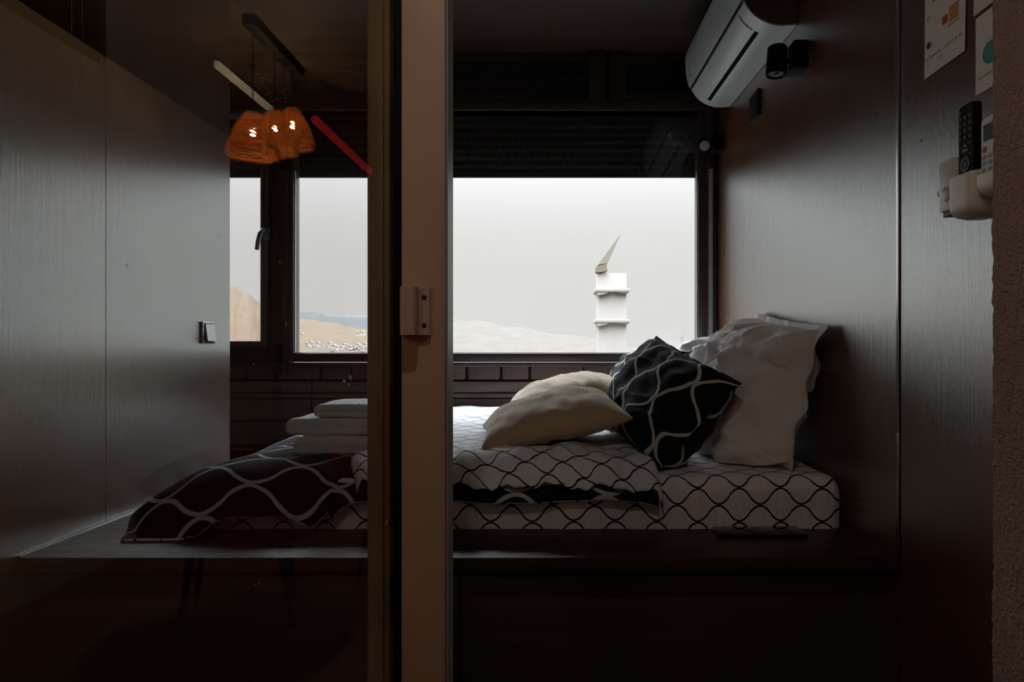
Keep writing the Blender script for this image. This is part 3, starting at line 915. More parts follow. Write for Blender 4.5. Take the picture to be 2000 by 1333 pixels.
# white pillows standing against the right wall
p1 = [(0.675, 1.875, 0.722), (0.665, 2.54, 0.726), (0.792, 2.60, 1.215), (0.800, 1.895, 1.140)]
o = pillow('pillow', p1, 0.200, 0.035, m_pwhite, flange=0.10, wr=0.012, seed=1.3, sag=0.30, slump=0.6, zmin=0.7195, pinch=0.04, power=0.42, uexp=4.0, vexp=6.0, ear=0.02)
tag(o, 'white cotton pillow with flanged border, nearest, leaning on the right wall', 'pillow', 'white pillows')
p2 = [(0.66, 2.63, 0.726), (0.65, 3.22, 0.726), (0.77, 3.24, 1.10), (0.785, 2.66, 1.15)]
o = pillow('pillow', p2, 0.19, 0.035, m_pwhite, flange=0.10, wr=0.012, seed=4.1, sag=0.4, slump=0.6, zmin=0.7195, pinch=0.04, power=0.42, uexp=4.0, vexp=6.0, ear=0.02)
tag(o, 'white cotton pillow half hidden beside the window, behind the nearer white pillow', 'pillow', 'white pillows')
# black patterned pillows in front
p3 = [(0.305, 1.866, 0.724), (0.20, 2.38, 0.768), (0.385, 2.45, 1.118), (0.545, 1.898, 0.975)]
o = pillow('pillow', p3, 0.115, 0.095, m_pblack, flange=0.06, wr=0.005, seed=7.7, sag=0.2, pinch=0.05, ear=0.010, power=0.42, swapuv=True, uexp=4.0, vexp=4.0, topexp=4.0, slump=0.22, zmin=0.722)
tag(o, 'black pillow with white wave print, propped against the nearest white pillow', 'pillow', 'black wave-print pillows')
p4 = [(0.35, 2.58, 0.760), (0.30, 3.14, 0.760), (0.46, 3.16, 1.03), (0.55, 2.56, 1.060)]
o = pillow('pillow', p4, 0.14, 0.05, m_pblack, flange=0.06, wr=0.006, seed=11.2, sag=0.2, pinch=0.05, ear=0.012, power=0.42, swapuv=True, uexp=4.0, vexp=4.0)
tag(o, 'black pillow with white wave print, far one, mostly hidden beside the window', 'pillow', 'black wave-print pillows')

# cream cushions
def flat_cushion(corners, tt, tb, seed):
    a, b, c, d = [Vector(p) for p in corners]
    # same builder; its normal is forced to -x, so orient by corners order and flip thickness by hand
    return pillow('cushion', corners, tt, tb, m_cream, flange=0.0, wr=0.003, seed=seed, sag=0.0, pinch=0.085, power=0.50, ear=0.006)
c1 = [(-0.212, 1.935, 0.772), (-0.258, 2.38, 0.785), (0.205, 2.40, 0.895), (0.240, 1.945, 0.862)]
o = flat_cushion(c1, 0.088, 0.045, 2.2)
tag(o, 'cream fleece cushion lying on the duvet, nearer of the two', 'cushion', 'cream cushions')
c2 = [(-0.17, 2.56, 0.805), (-0.20, 2.96, 0.815), (0.29, 3.00, 0.91), (0.305, 2.58, 0.880)]
o = flat_cushion(c2, 0.095, 0.050, 5.6)
tag(o, 'cream fleece cushion lying behind the nearer cream cushion', 'cushion', 'cream cushions')

# ------------------------------------------------------------------ towels
def towel(x0, x1, y0, y1, z0, z1, seed, label, notch=None):
    n = 30; ny = 26
    vs, fs = [], []
    H = (z1 - z0) / 2; zc = (z0 + z1) / 2
    ring_n = 44
    for j in range(ny + 1):
        t = j / ny
        y = y0 + (y1 - y0) * t
        e = min(1.0, min(t, 1 - t) / 0.10); e = math.sqrt(max(0, 1 - (1 - e) ** 2)) * 0.55 + 0.45
        for k in range(ring_n):
            a = 2 * PI * k / ring_n
            cx = math.cos(a); sz = math.sin(a)
            sx = math.copysign(abs(cx) ** 0.35, cx)
            L = (x1 - x0) / 2; mx_ = (x0 + x1) / 2
            if abs(cx) > 0.0:
                x = mx_ + math.copysign(L - H + H * min(1, abs(cx) ** 0.9 * 1.0), cx) if abs(cx) > 0.25 else mx_ + (L - H * 0.75) * cx / 0.25
            zz = zc + H * e * math.copysign(abs(sz) ** 0.7, sz)
            # folded layers: shallow grooves along the visible edges
            g_ = 0.0
            if abs(sz) < 0.22: g_ = -0.006 * (1 - abs(sz) / 0.22)
            x += math.copysign(g_, -cx) * -1 if False else 0
            nn = noise.noise(Vector((x * 8, y * 8, seed + sz)))
            zz += 0.004 * nn
            yy = y + (0.010 * (1 - e) * 2) * (1 if t < 0.5 else -1) + (g_ * -0.6 if t < 0.5 else g_ * 0.6) * (1 if (j <= 1 or j >= ny - 1) else 0)
            yy += 0.004 * noise.noise(Vector((x * 10, zz * 30, seed)))
            vs.append((x, yy, zz))
    for j in range(ny):
        for k in range(ring_n):
            k2 = (k + 1) % ring_n
            fs.append((j * ring_n + k, (j + 1) * ring_n + k, (j + 1) * ring_n + k2, j * ring_n + k2))
    # end caps, slightly recessed centre so each end shows its fold
    for j, rev in ((0, False), (ny, True)):
        c = Vector((0, 0, 0))
        for k in range(ring_n): c += Vector(vs[j * ring_n + k])
        c /= ring_n
        ins = 0.012 if j == 0 else -0.012
        inner = []
        for k in range(ring_n):
            p = Vector(vs[j * ring_n + k]); q = Vector((p.x, p.y + ins * 0.3, zc + (p.z - zc) * 0.12)); q.x = c.x + (p.x - c.x) * 0.95
            inner.append(len(vs)); vs.append(q)
        for k in range(ring_n):
            k2 = (k + 1) % ring_n
            f = (j * ring_n + k, j * ring_n + k2, inner[k2], inner[k])
            fs.append(f if not rev else f[::-1])
        fs.append(inner if not rev else inner[::-1])
    o = mk('towel', vs, fs, m_towel, None, True)
    bmx = bmesh.new(); bmx.from_mesh(o.data); bmesh.ops.recalc_face_normals(bmx, faces=bmx.faces); bmx.to_mesh(o.data); bmx.free()
    return tag(o, label, 'towel', 'folded white towels')
towel(-0.80, -0.47, 2.00, 2.34, 0.738, 0.797, 1.0, 'folded white towel at the bottom of the stack on the duvet')
towel(-0.835, -0.46, 2.03, 2.36, 0.797, 0.850, 2.0, 'folded white towel in the middle of the stack')
towel(-0.755, -0.45, 2.05, 2.34, 0.850, 0.893, 3.0, 'small folded white towel on top of the stack')

# device on the platform edge
dv = empty('charging_pad', (0.55, 1.75, ZP))
tag(dv, 'flat glossy black oblong device lying on the platform edge below the mattress', 'device')
bm = bmesh.new(); add_box(bm, 0.435, 0.668, 1.708, 1.790, ZP + 0.0005, ZP + 0.011, 0.004)
from_bm('body', bm, m_gloss, dv, True, 0.7)
for cx in (0.475, 0.551, 0.628):
    lathe('pad', [(0.030, 0), (0.030, 0.0006), (0.028, 0.001), (0, 0.001)], (cx, 1.749, ZP + 0.011), (0, 0, 1), mat('dark_glass_circle', (0.012, 0.014, 0.014), 0.12), dv, 28)

# ------------------------------------------------------------------ air conditioner
ac = empty('air_conditioner', (XR, 2.63, 2.30))
tag(ac, 'white split air conditioner high on the right wall', 'air conditioner')
acp = [(0.824, 2.193), (0.766, 2.190), (0.735, 2.196), (0.706, 2.208), (0.676, 2.229), (0.651, 2.262), (0.634, 2.305), (0.625, 2.355), (0.622, 2.405), (0.628, 2.448), (0.645, 2.468), (0.68, 2.476), (0.824, 2.478)]
def tilt(y): return 0.030 * (3.06 - y) / 0.86
def ac_sweep(name, prof, y0, y1, m, parent, closed=True, nseg=1, out=0.0):
    bm = bmesh.new()
    rows = []
    for k in range(nseg + 1):
        y = y0 + (y1 - y0) * k / nseg
        rows.append([bm.verts.new((p[0], y, p[1] - tilt(y))) for p in prof])
    n = len(prof)
    for r0, r1 in zip(rows, rows[1:]):
        for i in range(n if closed else n - 1):
            bm.faces.new([r0[i], r0[(i + 1) % n], r1[(i + 1) % n], r1[i]])
    if closed:
        bm.faces.new(rows[0][::-1]); bm.faces.new(rows[-1])
    return from_bm(name, bm, m, parent, True, 0.6)
def refine(prof, k=4):
    out = []
    n = len(prof)
    for i in range(n - 1):
        p0 = prof[max(i - 1, 0)]; p1_ = prof[i]; p2_ = prof[i + 1]; p3_ = prof[min(i + 2, n - 1)]
        for s in range(k):
            t = s / k
            out.append(tuple(0.5 * ((2 * p1_[q]) + (-p0[q] + p2_[q]) * t + (2 * p0[q] - 5 * p1_[q] + 4 * p2_[q] - p3_[q]) * t * t + (-p0[q] + 3 * p1_[q] - 3 * p2_[q] + p3_[q]) * t ** 3) for q in (0, 1)))
    out.append(prof[-1])
    return out
racp = refine(acp)
ac_sweep('body', racp, 2.212, 3.05, m_ac, ac)
def offset_strip(i0, i1, d):
    """strip hugging the refined profile between two indices, lifted outward by d"""
    seg = racp[i0:i1 + 1]
    outp = []
    for k, p in enumerate(seg):
        a = seg[max(k - 1, 0)]; b = seg[min(k + 1, len(seg) - 1)]
        tx, tz = b[0] - a[0], b[1] - a[1]; l = math.hypot(tx, tz)
        nx_, nz_ = tz / l, -tx / l
        if nx_ * (p[0] - 0.76) + nz_ * (p[1] - 2.34) < 0: nx_, nz_ = -nx_, -nz_
        outp.append((p[0] + nx_ * d, p[1] + nz_ * d))
    return seg, outp
def strip(name, i0, i1, d, y0, y1, m):
    inn, outp = offset_strip(i0, i1, d)
    inn2 = [(p[0] * 1.0 + 0.002 * (0.76 - p[0]), p[1]) for p in inn]
    return ac_sweep(name, outp + inn2[::-1], y0, y1, m, ac)
# front cover (from lip upward), outlet flap, dark outlet slot, lip seams
strip('front_cover', 22, 44, 0.004, 2.206, 3.056, m_ac)
strip('outlet_flap', 13, 20, 0.0035, 2.29, 2.985, m_ac)
strip('outlet_slot', 10, 12, 0.0012, 2.29, 2.99, m_dark)
strip('seam', 21, 22, 0.0006, 2.215, 3.045, m_black)
strip('end_lip', 6, 21, 0.003, 2.206, 2.222, m_ac)
strip('emblem', 25, 26, 0.0048, 2.985, 3.005, m_grey)
strip('emblem', 27, 27 + 1, 0.0048, 2.990, 3.000, m_grey)
# side cap of the white case, its shade put into the base colour
ac_sweep('end_cap', [((p[0] - 0.73) * 0.965 + 0.73 + 0.003, (p[1] - 2.33) * 0.965 + 2.33) for p in racp], 2.207, 2.213, mat('shaded_end_cap', (0.16, 0.115, 0.10), 0.5), ac)

# ------------------------------------------------------------------ wall spots, black wall plate
def wall_spot(y, z, aim, label, lens):
    e = empty('wall_spotlight', (XR, y, z)); tag(e, label, 'wall lamp', 'black wall spotlights')
    box('wall_plate', XR - 0.045, XR, y - 0.042, y + 0.042, z - 0.045, z + 0.045, m_black, e, bev=0.003)
    hx_, hz_ = 0.735, z - 0.012
    tube('arm', [(XR - 0.045, y, z - 0.01), (0.758, y - 0.005, z - 0.008)], 0.009, m_black, e, 12)
    a = Vector(aim).normalized()
    c = Vector((hx_, y - 0.01, hz_))
    s_ = c - a * 0.048
    lathe('lamp_head', [(0.026, 0), (0.031, 0.004), (0.032, 0.04), (0.0335, 0.092), (0.031, 0.096), (0.029, 0.090), (0.0, 0.088)], s_, a, m_black, e, 28)
    lathe('lens', [(0.024, 0), (0.024, 0.003), (0.012, 0.006), (0, 0.007)], s_ + a * 0.0885, a, mat('frosted_lens', lens, 0.25), e, 24)
wall_spot(2.16, Z(115, 2.16), (-0.06, -0.03, -1), 'black cylinder wall spotlight right of the air conditioner, pointing down', (0.01, 0.01, 0.01))
wall_spot(3.20, Z(280, 3.20), (-0.10, -0.9, -0.35), 'black wall spotlight in the corner by the window, pointing into the room', (0.40, 0.40, 0.39))
o = box('wall_socket', XR - 0.012, XR, 2.60, 2.715, Z(232, 2.65), Z(190, 2.65) + 0.018, m_black, None, bev=0.002)
tag(o, 'square black wall plate under the air conditioner', 'socket')

# light switch on the left wall
sw = empty('light_switch', (XL, 2.40, 1.127)); tag(sw, 'silver light switch on the left grey panel beside the window', 'switch')
m_sil = mat('silver_plastic', (0.50, 0.52, 0.54), 0.25, metal=0.8)
box('backplate', XL, XL + 0.010, 2.362, 2.446, 1.086, 1.167, m_sil, sw, bev=0.003)
box('surround', XL + 0.010, XL + 0.012, 2.370, 2.438, 1.093, 1.161, m_black, sw, bev=0.0005)
bm = bmesh.new()
add_prism(bm, [(XL + 0.011, 1.096), (XL + 0.022, 1.096), (XL + 0.013, 1.158), (XL + 0.011, 1.158)], 'y', 2.374, 2.434)
from_bm('rocker', bm, m_sil, sw)

# ------------------------------------------------------------------ papers
def ycoord(px, x=XR): return x * F / (px - 1080)
xw = XR - 0.0012
def paper(name, ya, yb, z0, z1, label, curlv=0.0):
    e = empty(name, (XR, (ya + yb) / 2, z0)); tag(e, label, 'paper')
    vs, fs = [], []
    n, m_ = 8, 14
    for side in (0, 1):
        for j in range(m_ + 1):
            for i in range(n + 1):
                t = j / m_
                y = ya + (yb - ya) * i / n
                vs.append((xw - 0.004 * curlv * (1 - t) ** 2 * (1 - 0.3 * i / n) - (0.0004 if side else 0), y, z0 + (z1 - z0) * t))
    k = n + 1; h_ = (m_ + 1) * k
    for j in range(m_):
        for i in range(n):
            q = (j * k + i, j * k + i + 1, (j + 1) * k + i + 1, (j + 1) * k + i)
            fs.append(q); fs.append(tuple(h_ + v for v in q[::-1]))
    mk('sheet', vs, fs, m_paper, e, True)
    return e
def text(body, yc, z, size, spacing, m, parent, name, x=None):
    cu = bpy.data.curves.new('t', 'FONT'); cu.body = body; cu.size = size; cu.align_x = 'CENTER'; cu.space_character = spacing
    cu.extrude = 0.0001
    ob = bpy.data.objects.new('t', cu); C.objects.link(ob)
    bpy.context.view_layer.update()
    me = bpy.data.meshes.new_from_object(ob.evaluated_get(bpy.context.evaluated_depsgraph_get()))
    bpy.data.objects.remove(ob)
    vs = [(x if x else xw - 0.0046 - v.co.z, yc - v.co.x, z + v.co.y) for v in me.vertices]
    fs = [tuple(p.vertices) for p in me.polygons]
    return mk(name, vs, fs, m, parent)
pa = paper('review_notice', 1.3065, 1.450, 1.669, 1.878, 'white review notice taped on the right wall, reading please review us', 0.6)
m_ink = mat('dark_ink', (0.03, 0.028, 0.028), 0.7)
text('please review', 1.378, 1.7035, 0.0120, 1.85, m_ink, pa, 'lettering')
text('us', 1.386, 1.6885, 0.0120, 1.7, m_ink, pa, 'lettering')
def disc(name, y, z, r, m, parent, ri=0.0, n=24, ry=1.0, x=None):
    bm = bmesh.new(); x = x or xw - 0.0040
    v0 = [bm.verts.new((x, y + r * math.cos(2 * PI * k / n) * ry, z + r * math.sin(2 * PI * k / n))) for k in range(n)]
    if ri:
        v1 = [bm.verts.new((x, y + ri * math.cos(2 * PI * k / n) * ry, z + ri * math.sin(2 * PI * k / n))) for k in range(n)]
        for k in range(n): bm.faces.new([v0[k], v0[(k + 1) % n], v1[(k + 1) % n], v1[k]])
    else:
        bm.faces.new(v0)
    return from_bm(name, bm, m, parent)
m_blue = mat('blue_ink', (0.02, 0.09, 0.22), 0.6); m_or = mat('orange_ink', (0.55, 0.24, 0.09), 0.6); m_rd = mat('red_ink', (0.42, 0.06, 0.04), 0.6)
disc('round_logo', ycoord(1817.5), 1.736, 0.0072, m_blue, pa)
text('f', ycoord(1817.5), 1.7305, 0.014, 1.0, m_paper, pa, 'lettering', x=xw - 0.0045)
disc('ring_logo', ycoord(1818), 1.793, 0.0052, m_ink, pa, ri=0.0036)
def patch(name, ya, yb, z0, z1, m, parent, x=None):
    x = x or xw - 0.0032
    return box(name, x - 0.0003, x + 0.0012, min(ya, yb), max(ya, yb), z0, z1, m, parent)
patch('orange_block', ycoord(1858), ycoord(1873), 1.752, 1.782, m_or, pa)
patch('orange_rule', ycoord(1855), ycoord(1876), 1.7435, 1.7455, m_or, pa)
patch('red_block', ycoord(1844), ycoord(1852), 1.757, 1.772, m_rd, pa)
patch('red_block', ycoord(1826), ycoord(1833), 1.824, 1.836, m_rd, pa)
pb = paper('wall_notice', 1.130, 1.276, 1.566, 1.716, 'white notice with a teal circle, half behind the rough plaster edge', 0.2)
disc('teal_circle', 1.232, 1.634, 0.021, mat('teal_ink', (0.06, 0.26, 0.25), 0.6), pb, x=xw - 0.0022)
for k in (-1, 0, 1):
    patch('stripe', 1.220, 1.243, 1.634 + k * 0.009 - 0.0012, 1.634 + k * 0.009 + 0.0012, mat('pale_teal_ink', (0.14, 0.36, 0.34), 0.6), pb, x=xw - 0.0024)
patch('rule', 1.14, 1.268, 1.594, 1.5955, m_grey, pb, x=xw - 0.0015)
pc = paper('wall_notice', 1.130, 1.282, 1.724, 1.87, 'white sheet with a thin line, above the teal circle notice', 0.2)
patch('rule', 1.16, 1.272, 1.751, 1.7525, m_grey, pc, x=xw - 0.0015)

# ------------------------------------------------------------------ remotes and holders
def pocket(name, y0, y1, x0, z0, z1, m, label, slope=0.01):
    """open wall pocket with rounded bottom and rim sloping up towards the wall"""
    e = empty(name, (XR, (y0 + y1) / 2, z0)); tag(e, label, 'remote holder')
    nu, nv = 40, 16
    vs, fs = [], []
    xc, yc = (x0 + XR) / 2 , (y0 + y1) / 2
    for shell, ins in ((0, 0.0), (1, 0.0035)):
        for j in range(nv + 1):
            t = j / nv
            rr = 0.026
            zz = z0 + ins + (z1 - z0 - ins) * t
            dz = max(0.0, rr - (zz - z0 - ins)) / rr
            shrink = rr * (1 - math.sqrt(max(0, 1 - dz * dz)))
            hx_, hy_ = (XR - x0) / 2 - ins - shrink * 0.6, (y1 - y0) / 2 - ins - shrink * 0.6
            for i in range(nu):
                a = 2 * PI * i / nu
                ca, sa = math.cos(a), math.sin(a)
                p = 0.38
                x = xc + shrink * 0.35 + math.copysign(abs(ca) ** p, ca) * hx_
                y = yc + math.copysign(abs(sa) ** p, sa) * hy_
                z = zz + (slope * ((x - x0) / (XR - x0)) if t > 0.6 else 0) * (t - 0.6) / 0.4
                vs.append((min(x, XR - 0.0005), y, z))
    H_ = (nv + 1) * nu
    for s_ in (0, 1):
        for j in range(nv):
            for i in range(nu):
                q = [s_ * H_ + j * nu + i, s_ * H_ + j * nu + (i + 1) % nu, s_ * H_ + (j + 1) * nu + (i + 1) % nu, s_ * H_ + (j + 1) * nu + i]
                fs.append(q if s_ == 0 else q[::-1])
        fs.append([s_ * H_ + i for i in range(nu)][:: -1 if s_ == 0 else 1])
    for i in range(nu):
        fs.append([nv * nu + i, nv * nu + (i + 1) % nu, H_ + nv * nu + (i + 1) % nu, H_ + nv * nu + i])
    mk('pocket', vs, fs, m, e, True, sharp=0.9)
    box('backplate', XR - 0.004, XR - 0.0002, y0 + 0.004, y1 - 0.004, z1 - 0.01, z1 + 0.020, m, e, bev=0.002)
    return e
m_holder = mat('warm_white_plastic', (0.80, 0.76, 0.69), 0.38, 0.5)
pocket('remote_holder', 1.188, 1.262, 0.758, 1.318, 1.398, m_holder, 'rounded white holder on the right wall holding the black remote')

def remote(name, y0, y1, x0, x1, z0, z1, m, label):
    e = empty(name, ((x0 + x1) / 2, (y0 + y1) / 2, z0)); tag(e, label, 'remote')
    bm = bmesh.new()
    r = 0.009
    pr = []
    for (cy_, cz_, a0) in ((y1 - r, z1 - r, 0), (y0 + r, z1 - r, 90), (y0 + r, z0 + r, 180), (y1 - r, z0 + r, 270)):
        for k in range(6):
            a = math.radians(a0 + 90 * k / 5); pr.append((cy_ + r * math.cos(a), cz_ + r * math.sin(a)))
    add_prism(bm, pr, 'x', x0, x1)
    bmesh.ops.recalc_face_normals(bm, faces=bm.faces)
    ed = [e_ for e_ in bm.edges if abs(e_.verts[0].co.x - e_.verts[1].co.x) < 1e-6]
    bmesh.ops.bevel(bm, geom=ed, offset=0.0018, segments=2, affect='EDGES')
    from_bm('body', bm, m, e, True, 0.6)
    return e
RX0 = 0.774
rm = remote('remote_control', 1.203, 1.250, RX0, 0.790, 1.352, 1.533, m_black, 'black television remote standing in the white wall holder')
m_btn = mat('charcoal_rubber', (0.035, 0.037, 0.04), 0.5); m_lgrn = mat('green_button', (0.20, 0.22, 0.06), 0.6); m_lrd = mat('red_button', (0.30, 0.02, 0.03), 0.6); m_lor = mat('salmon_button', (0.38, 0.16, 0.12), 0.6)
def btn(y, z, w, hh, m, e, x=RX0, lift=0.0018):
    box('button', x - lift, x + 0.001, y - w / 2, y + w / 2, z - hh / 2, z + hh / 2, m, e, bev=0.0006, seg=1)
lathe('power_button', [(0.0045, 0), (0.0045, 0.0015), (0.003, 0.002), (0, 0.002)], (RX0, 1.2435, 1.5195), (-1, 0, 0), m_lrd, rm, 16)
btn(1.2125, 1.5195, 0.006, 0.004, m_btn, rm)
for r_ in range(4):
    for c_ in range(3):
        btn(1.2425 - c_ * 0.0150, 1.5070 - r_ * 0.0125, 0.0095, 0.0075, m_btn, rm)
btn(1.2275, 1.4545, 0.009, 0.005, m_lgrn, rm); btn(1.2125, 1.4560, 0.009, 0.005, m_lrd, rm); btn(1.2425, 1.4540, 0.009, 0.005, m_btn, rm)
btn(1.2275, 1.4455, 0.014, 0.0065, m_lor, rm)
lathe('navigation_ring', [(0.0145, 0), (0.0145, 0.0016), (0.0085, 0.0018), (0.0085, 0.0004), (0.0062, 0.0004), (0.0060, 0.0020), (0, 0.0022)], (RX0, 1.2275, 1.4200), (-1, 0, 0), m_btn, rm, 28)
for dy in (-1, 1):
    for dz in (-1, 1):
        btn(1.2275 + dy * 0.0165, 1.420 + dz * 0.0165, 0.007, 0.005, m_btn, rm)
for i_, mm_ in enumerate((m_lrd, m_lgrn, m_lor, m_btn)):
    btn(1.2440 - i_ * 0.0110, 1.3985, 0.008, 0.004, mm_, rm)

pocket('remote_holder', 1.122, 1.186, 0.762, 1.345, 1.385, m_white, 'low white holder holding the white remote beside the plaster edge')
AX0 = 0.772
ra = remote('remote_control', 1.128, 1.181, AX0, 0.789, 1.352, 1.487, m_white, 'white air conditioner remote with grey screen, half behind the plaster edge')
box('screen', AX0 - 0.0012, AX0 + 0.001, 1.130, 1.173, 1.444, 1.474, mat('grey_lcd', (0.12, 0.15, 0.155), 0.2), ra, bev=0.0008, seg=1)
lathe('power_button', [(0.0055, 0), (0.0055, 0.0015), (0.004, 0.002), (0, 0.002)], (AX0, 1.1705, 1.430), (-1, 0, 0), mat('orange_button', (0.42, 0.20, 0.08), 0.5), ra, 16)
m_gb = mat('pale_grey_button', (0.38, 0.39, 0.38), 0.5)
for r_ in range(4):
    for c_ in range(2):
        btn(1.1710 - c_ * 0.016, 1.4165 - r_ * 0.0115, 0.010, 0.0075, m_gb, ra, x=AX0)

wd_ = empty('wall_dimmer', (XR, 1.35, 1.36)); tag(wd_, 'white rectangular wall control with round dial, left of the remotes', 'wall control')
box('case', XR - 0.016, XR, 1.325, 1.376, 1.357, 1.464, m_white, wd_, bev=0.006)
lathe('dial', [(0.015, 0), (0.015, 0.002), (0.013, 0.003), (0, 0.003)], (XR - 0.016, 1.348, 1.392), (-1, 0, 0), mat('white_dial', (0.5, 0.51, 0.52), 0.3), wd_, 28)
lathe('knob', [(0.0065, 0), (0.0065, 0.008), (0.005, 0.010), (0, 0.010)], (XR - 0.008, 1.376, 1.400), (0, 1, 0), m_white, wd_, 16)
box('plug', XR - 0.013, XR - 0.001, 1.335, 1.365, 1.346, 1.3565, m_grey, wd_, bev=0.002)

# ------------------------------------------------------------------ entry room things (seen reflected in the glass)
def mirror_y(dv_): return 1.80 - dv_
m_wick = bpy.data.materials.new('rattan_strand'); m_wick.use_nodes = True
t = m_wick.node_tree; t.nodes.clear()
o_ = t.nodes.new('ShaderNodeOutputMaterial'); mxs = t.nodes.new('ShaderNodeMixShader'); mxs.inputs[0].default_value = 0.6
df = t.nodes.new('ShaderNodeBsdfDiffuse'); df.inputs[0].default_value = (0.85, 0.50, 0.18, 1)
tl = t.nodes.new('ShaderNodeBsdfTranslucent'); tl.inputs[0].default_value = (0.92, 0.55, 0.20, 1)
t.links.new(df.outputs[0], mxs.inputs[1]); t.links.new(tl.outputs[0], mxs.inputs[2]); t.links.new(mxs.outputs[0], o_.inputs[0])
m_bulb = mat('lit_bulb', (1, 0.8, 0.5), 0.3, emit=(1.0, 0.70, 0.38), estr=2600)
BX = -1.305
bar = empty('ceiling_canopy', (BX, -1.29, 2.5)); 
pend = [(2.84, 1.90), (3.06, 1.985), (3.27, 2.075)]
bar_o = box('ceiling_rail', BX - 0.03, BX + 0.03, mirror_y(3.36), mirror_y(2.80), 2.455, 2.499, m_black, None, bev=0.004)
bpy.data.objects.remove(bar)
tag(bar_o, 'black ceiling rail of the pendant lamps reflected in the door glass', 'ceiling rail')
labs = ['woven rattan pendant lamp reflected in the door glass, nearest and largest of three',
        'woven rattan pendant lamp reflected in the door glass, middle of three',
        'woven rattan pendant lamp reflected in the door glass, right-hand one of three']
for (dv_, zb), lb in zip(pend, labs):
    y = mirror_y(dv_)
    e = empty('pendant_lamp', (BX, y, 2.455)); tag(e, lb, 'pendant lamp', 'rattan pendant lamps')
    tube('cord', [(BX, y, 2.455), (BX, y, zb + 0.175)], 0.003, m_black, e, 8)
    lathe('bulb', [(0.004, 0.03), (0.006, 0.022), (0.009, 0.010), (0.010, 0.0), (0.007, -0.008), (0, -0.010)], (BX, y, zb + 0.100), (0, 0, 1), m_bulb, e, 16)
    bm = bmesh.new()
    nr = 20
    seed = dv_ * 7
    for k2 in range(2 * nr - 1):
        k = k2 if k2 < nr else (k2 - nr) + 0.5
        tt = k / (nr - 1)
        r = 0.026 + 0.092 * tt ** 0.72
        if tt > 0.88: r -= 0.015 * (tt - 0.88) / 0.12
        if k2 >= nr: r -= 0.009
        z = zb + 0.190 - 0.190 * tt
        n = 36
        pts = []
        for q in range(n):
            a = 2 * PI * q / n
            rr = r * (1 + 0.03 * noise.noise(Vector((math.cos(a) * 2, math.sin(a) * 2, k * 0.7 + seed))))
            pts.append(Vector((BX + rr * math.cos(a), y + rr * math.sin(a), z + 0.011 * noise.noise(Vector((math.cos(a) * 3, math.sin(a) * 3, k + seed))))))
        ns = 5
        rg = []
        for q in range(n):
            a = 2 * PI * q / n
            rad = Vector((math.cos(a), math.sin(a), 0))
            rg.append([bm.verts.new(pts[q] + rad * 0.0024 * math.cos(2 * PI * s_ / ns) + Vector((0, 0, 0.0029 * math.sin(2 * PI * s_ / ns)))) for s_ in range(ns)])
        for q in range(n):
            for s_ in range(ns):
                bm.faces.new([rg[q][s_], rg[(q + 1) % n][s_], rg[(q + 1) % n][(s_ + 1) % ns], rg[q][(s_ + 1) % ns]])
    for q in range(14):
        a = 2 * PI * q / 14
        pts = []
        for k in range(8):
            tt = k / 7
            r = 0.026 + 0.092 * tt ** 0.72 - 0.003
            pts.append((BX + r * math.cos(a), y + r * math.sin(a), zb + 0.190 - 0.190 * tt))
        add_tube(bm, pts, 0.002, 5)
    s_ = from_bm('shade', bm, m_wick, e, True); 

# ceiling downlight above the doorway on the entry side
dl = empty('ceiling_downlight', (-0.10, 0.28, 2.5)); tag(dl, 'round ceiling downlight above the doorway on the entry side', 'ceiling light')
lathe('housing', [(0.030, 0), (0.052, 0.0), (0.055, -0.006), (0.040, -0.030), (0.030, -0.028)][::-1], (-0.10, 0.28, 2.499), (0, 0, 1), m_white, dl, 28)
sd = bpy.data.lights.new('downlight_beam', 'SPOT'); sd.energy = 10; sd.color = (1.0, 0.90, 0.81); sd.spot_size = math.radians(172); sd.spot_blend = 0.9; sd.shadow_soft_size = 0.03
s2 = bpy.data.objects.new('downlight_beam', sd); C.objects.link(s2); s2.location = (-0.10, 0.28, 2.46)

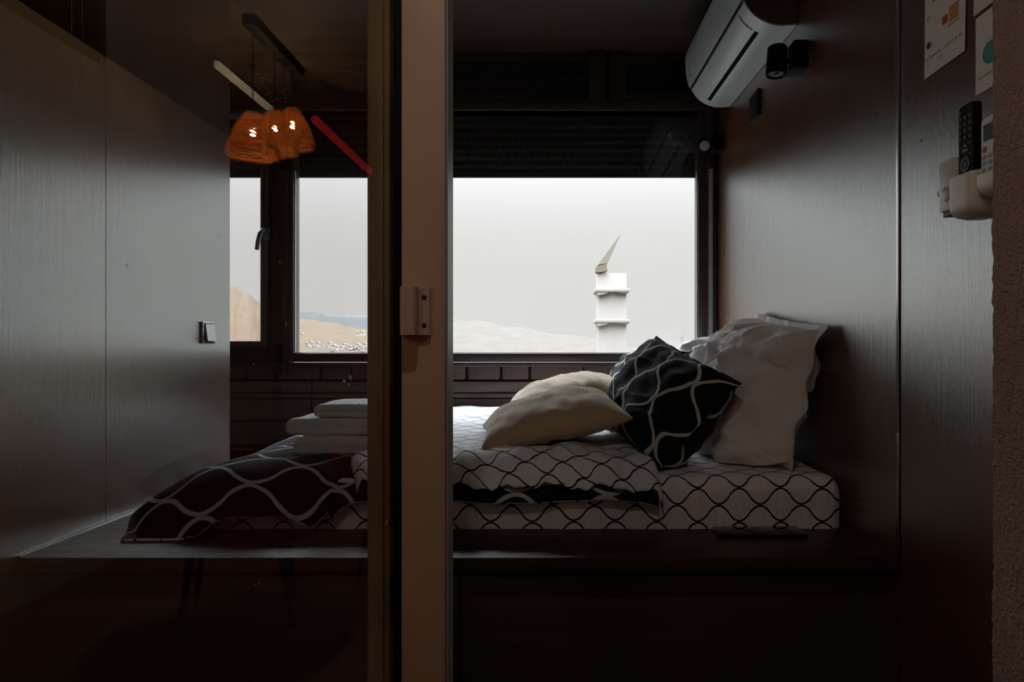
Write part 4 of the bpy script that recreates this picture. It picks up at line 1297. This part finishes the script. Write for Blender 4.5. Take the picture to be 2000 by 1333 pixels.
# pale light batten and red strip with added glow near the entry ceiling
o = box('light_batten', -1.635, -1.61, mirror_y(3.77), mirror_y(3.15), 2.42, 2.455, mat('pale_batten', (0.6, 0.56, 0.42), 0.5, emit=(1.0, 0.88, 0.62), estr=0.35), None, bev=0.004)
tag(o, 'pale straight light batten reflected beside the pendant lamps', 'light')
o = tube('red_strip', [(-1.39, mirror_y(3.82), 2.40), (-1.39, mirror_y(4.96), 2.40)], 0.024, m_redglow, None, 14)
tag(o, 'thin red strip with added glow under the ceiling reflected in the door glass', 'light')

def armchair(x, y, rot, label, hs=1.0):
    e = empty('armchair', (x, y, 0)); tag(e, label, 'armchair', 'red round-backed armchairs')
    Rm = Matrix.Rotation(rot, 4, 'Z')
    def tr(bm):
        for v in bm.verts: v.co = Vector((x, y, 0)) + Rm @ v.co
        return bm
    bm = bmesh.new(); add_lathe(bm, [(0.02, 0.40), (0.26, 0.40), (0.29, 0.43), (0.29, 0.49), (0.26, 0.52), (0.02, 0.53)], Matrix(), 32)
    from_bm('seat', tr(bm), m_red, e, True, 0.8)
    bm = bmesh.new()
    n = 28; inner, outer = [], []
    prof_ = []
    for k in range(n + 1):
        a = math.radians(-20 + 220 * k / n)
        top = 0.66 * hs + 0.36 * hs * math.sin(max(0.0, min(PI, a))) ** 0.9 if 0 < a < PI else 0.66 * hs
        col = []
        for (r, z) in ((0.30, 0.36), (0.355, 0.36), (0.36, top - 0.04), (0.345, top), (0.31, top), (0.295, top - 0.04)):
            col.append(bm.verts.new((r * math.cos(a), r * math.sin(a), z)))
        prof_.append(col)
    for c0, c1 in zip(prof_, prof_[1:]):
        for i in range(6): bm.faces.new([c0[i], c0[(i + 1) % 6], c1[(i + 1) % 6], c1[i]])
    bm.faces.new(prof_[0]); bm.faces.new(prof_[-1][::-1])
    from_bm('backrest', tr(bm), m_red, e, True, 0.8)
    for a in (45, 135, 225, 315):
        c, s_ = math.cos(math.radians(a)), math.sin(math.radians(a))
        bm = bmesh.new(); add_tube(bm, [(0.20 * c, 0.20 * s_, 0.41), (0.27 * c, 0.27 * s_, 0.0)], [0.018, 0.011], 10)
        from_bm('leg', tr(bm), m_black, e, True, 0.8)
armchair(-0.62, -1.15, math.radians(-40), 'red round-backed armchair reflected beside the door frame')
armchair(-1.24, -0.80, math.radians(-20), 'low red round-backed armchair reflected on the grey left panel above the duvet', 0.70)
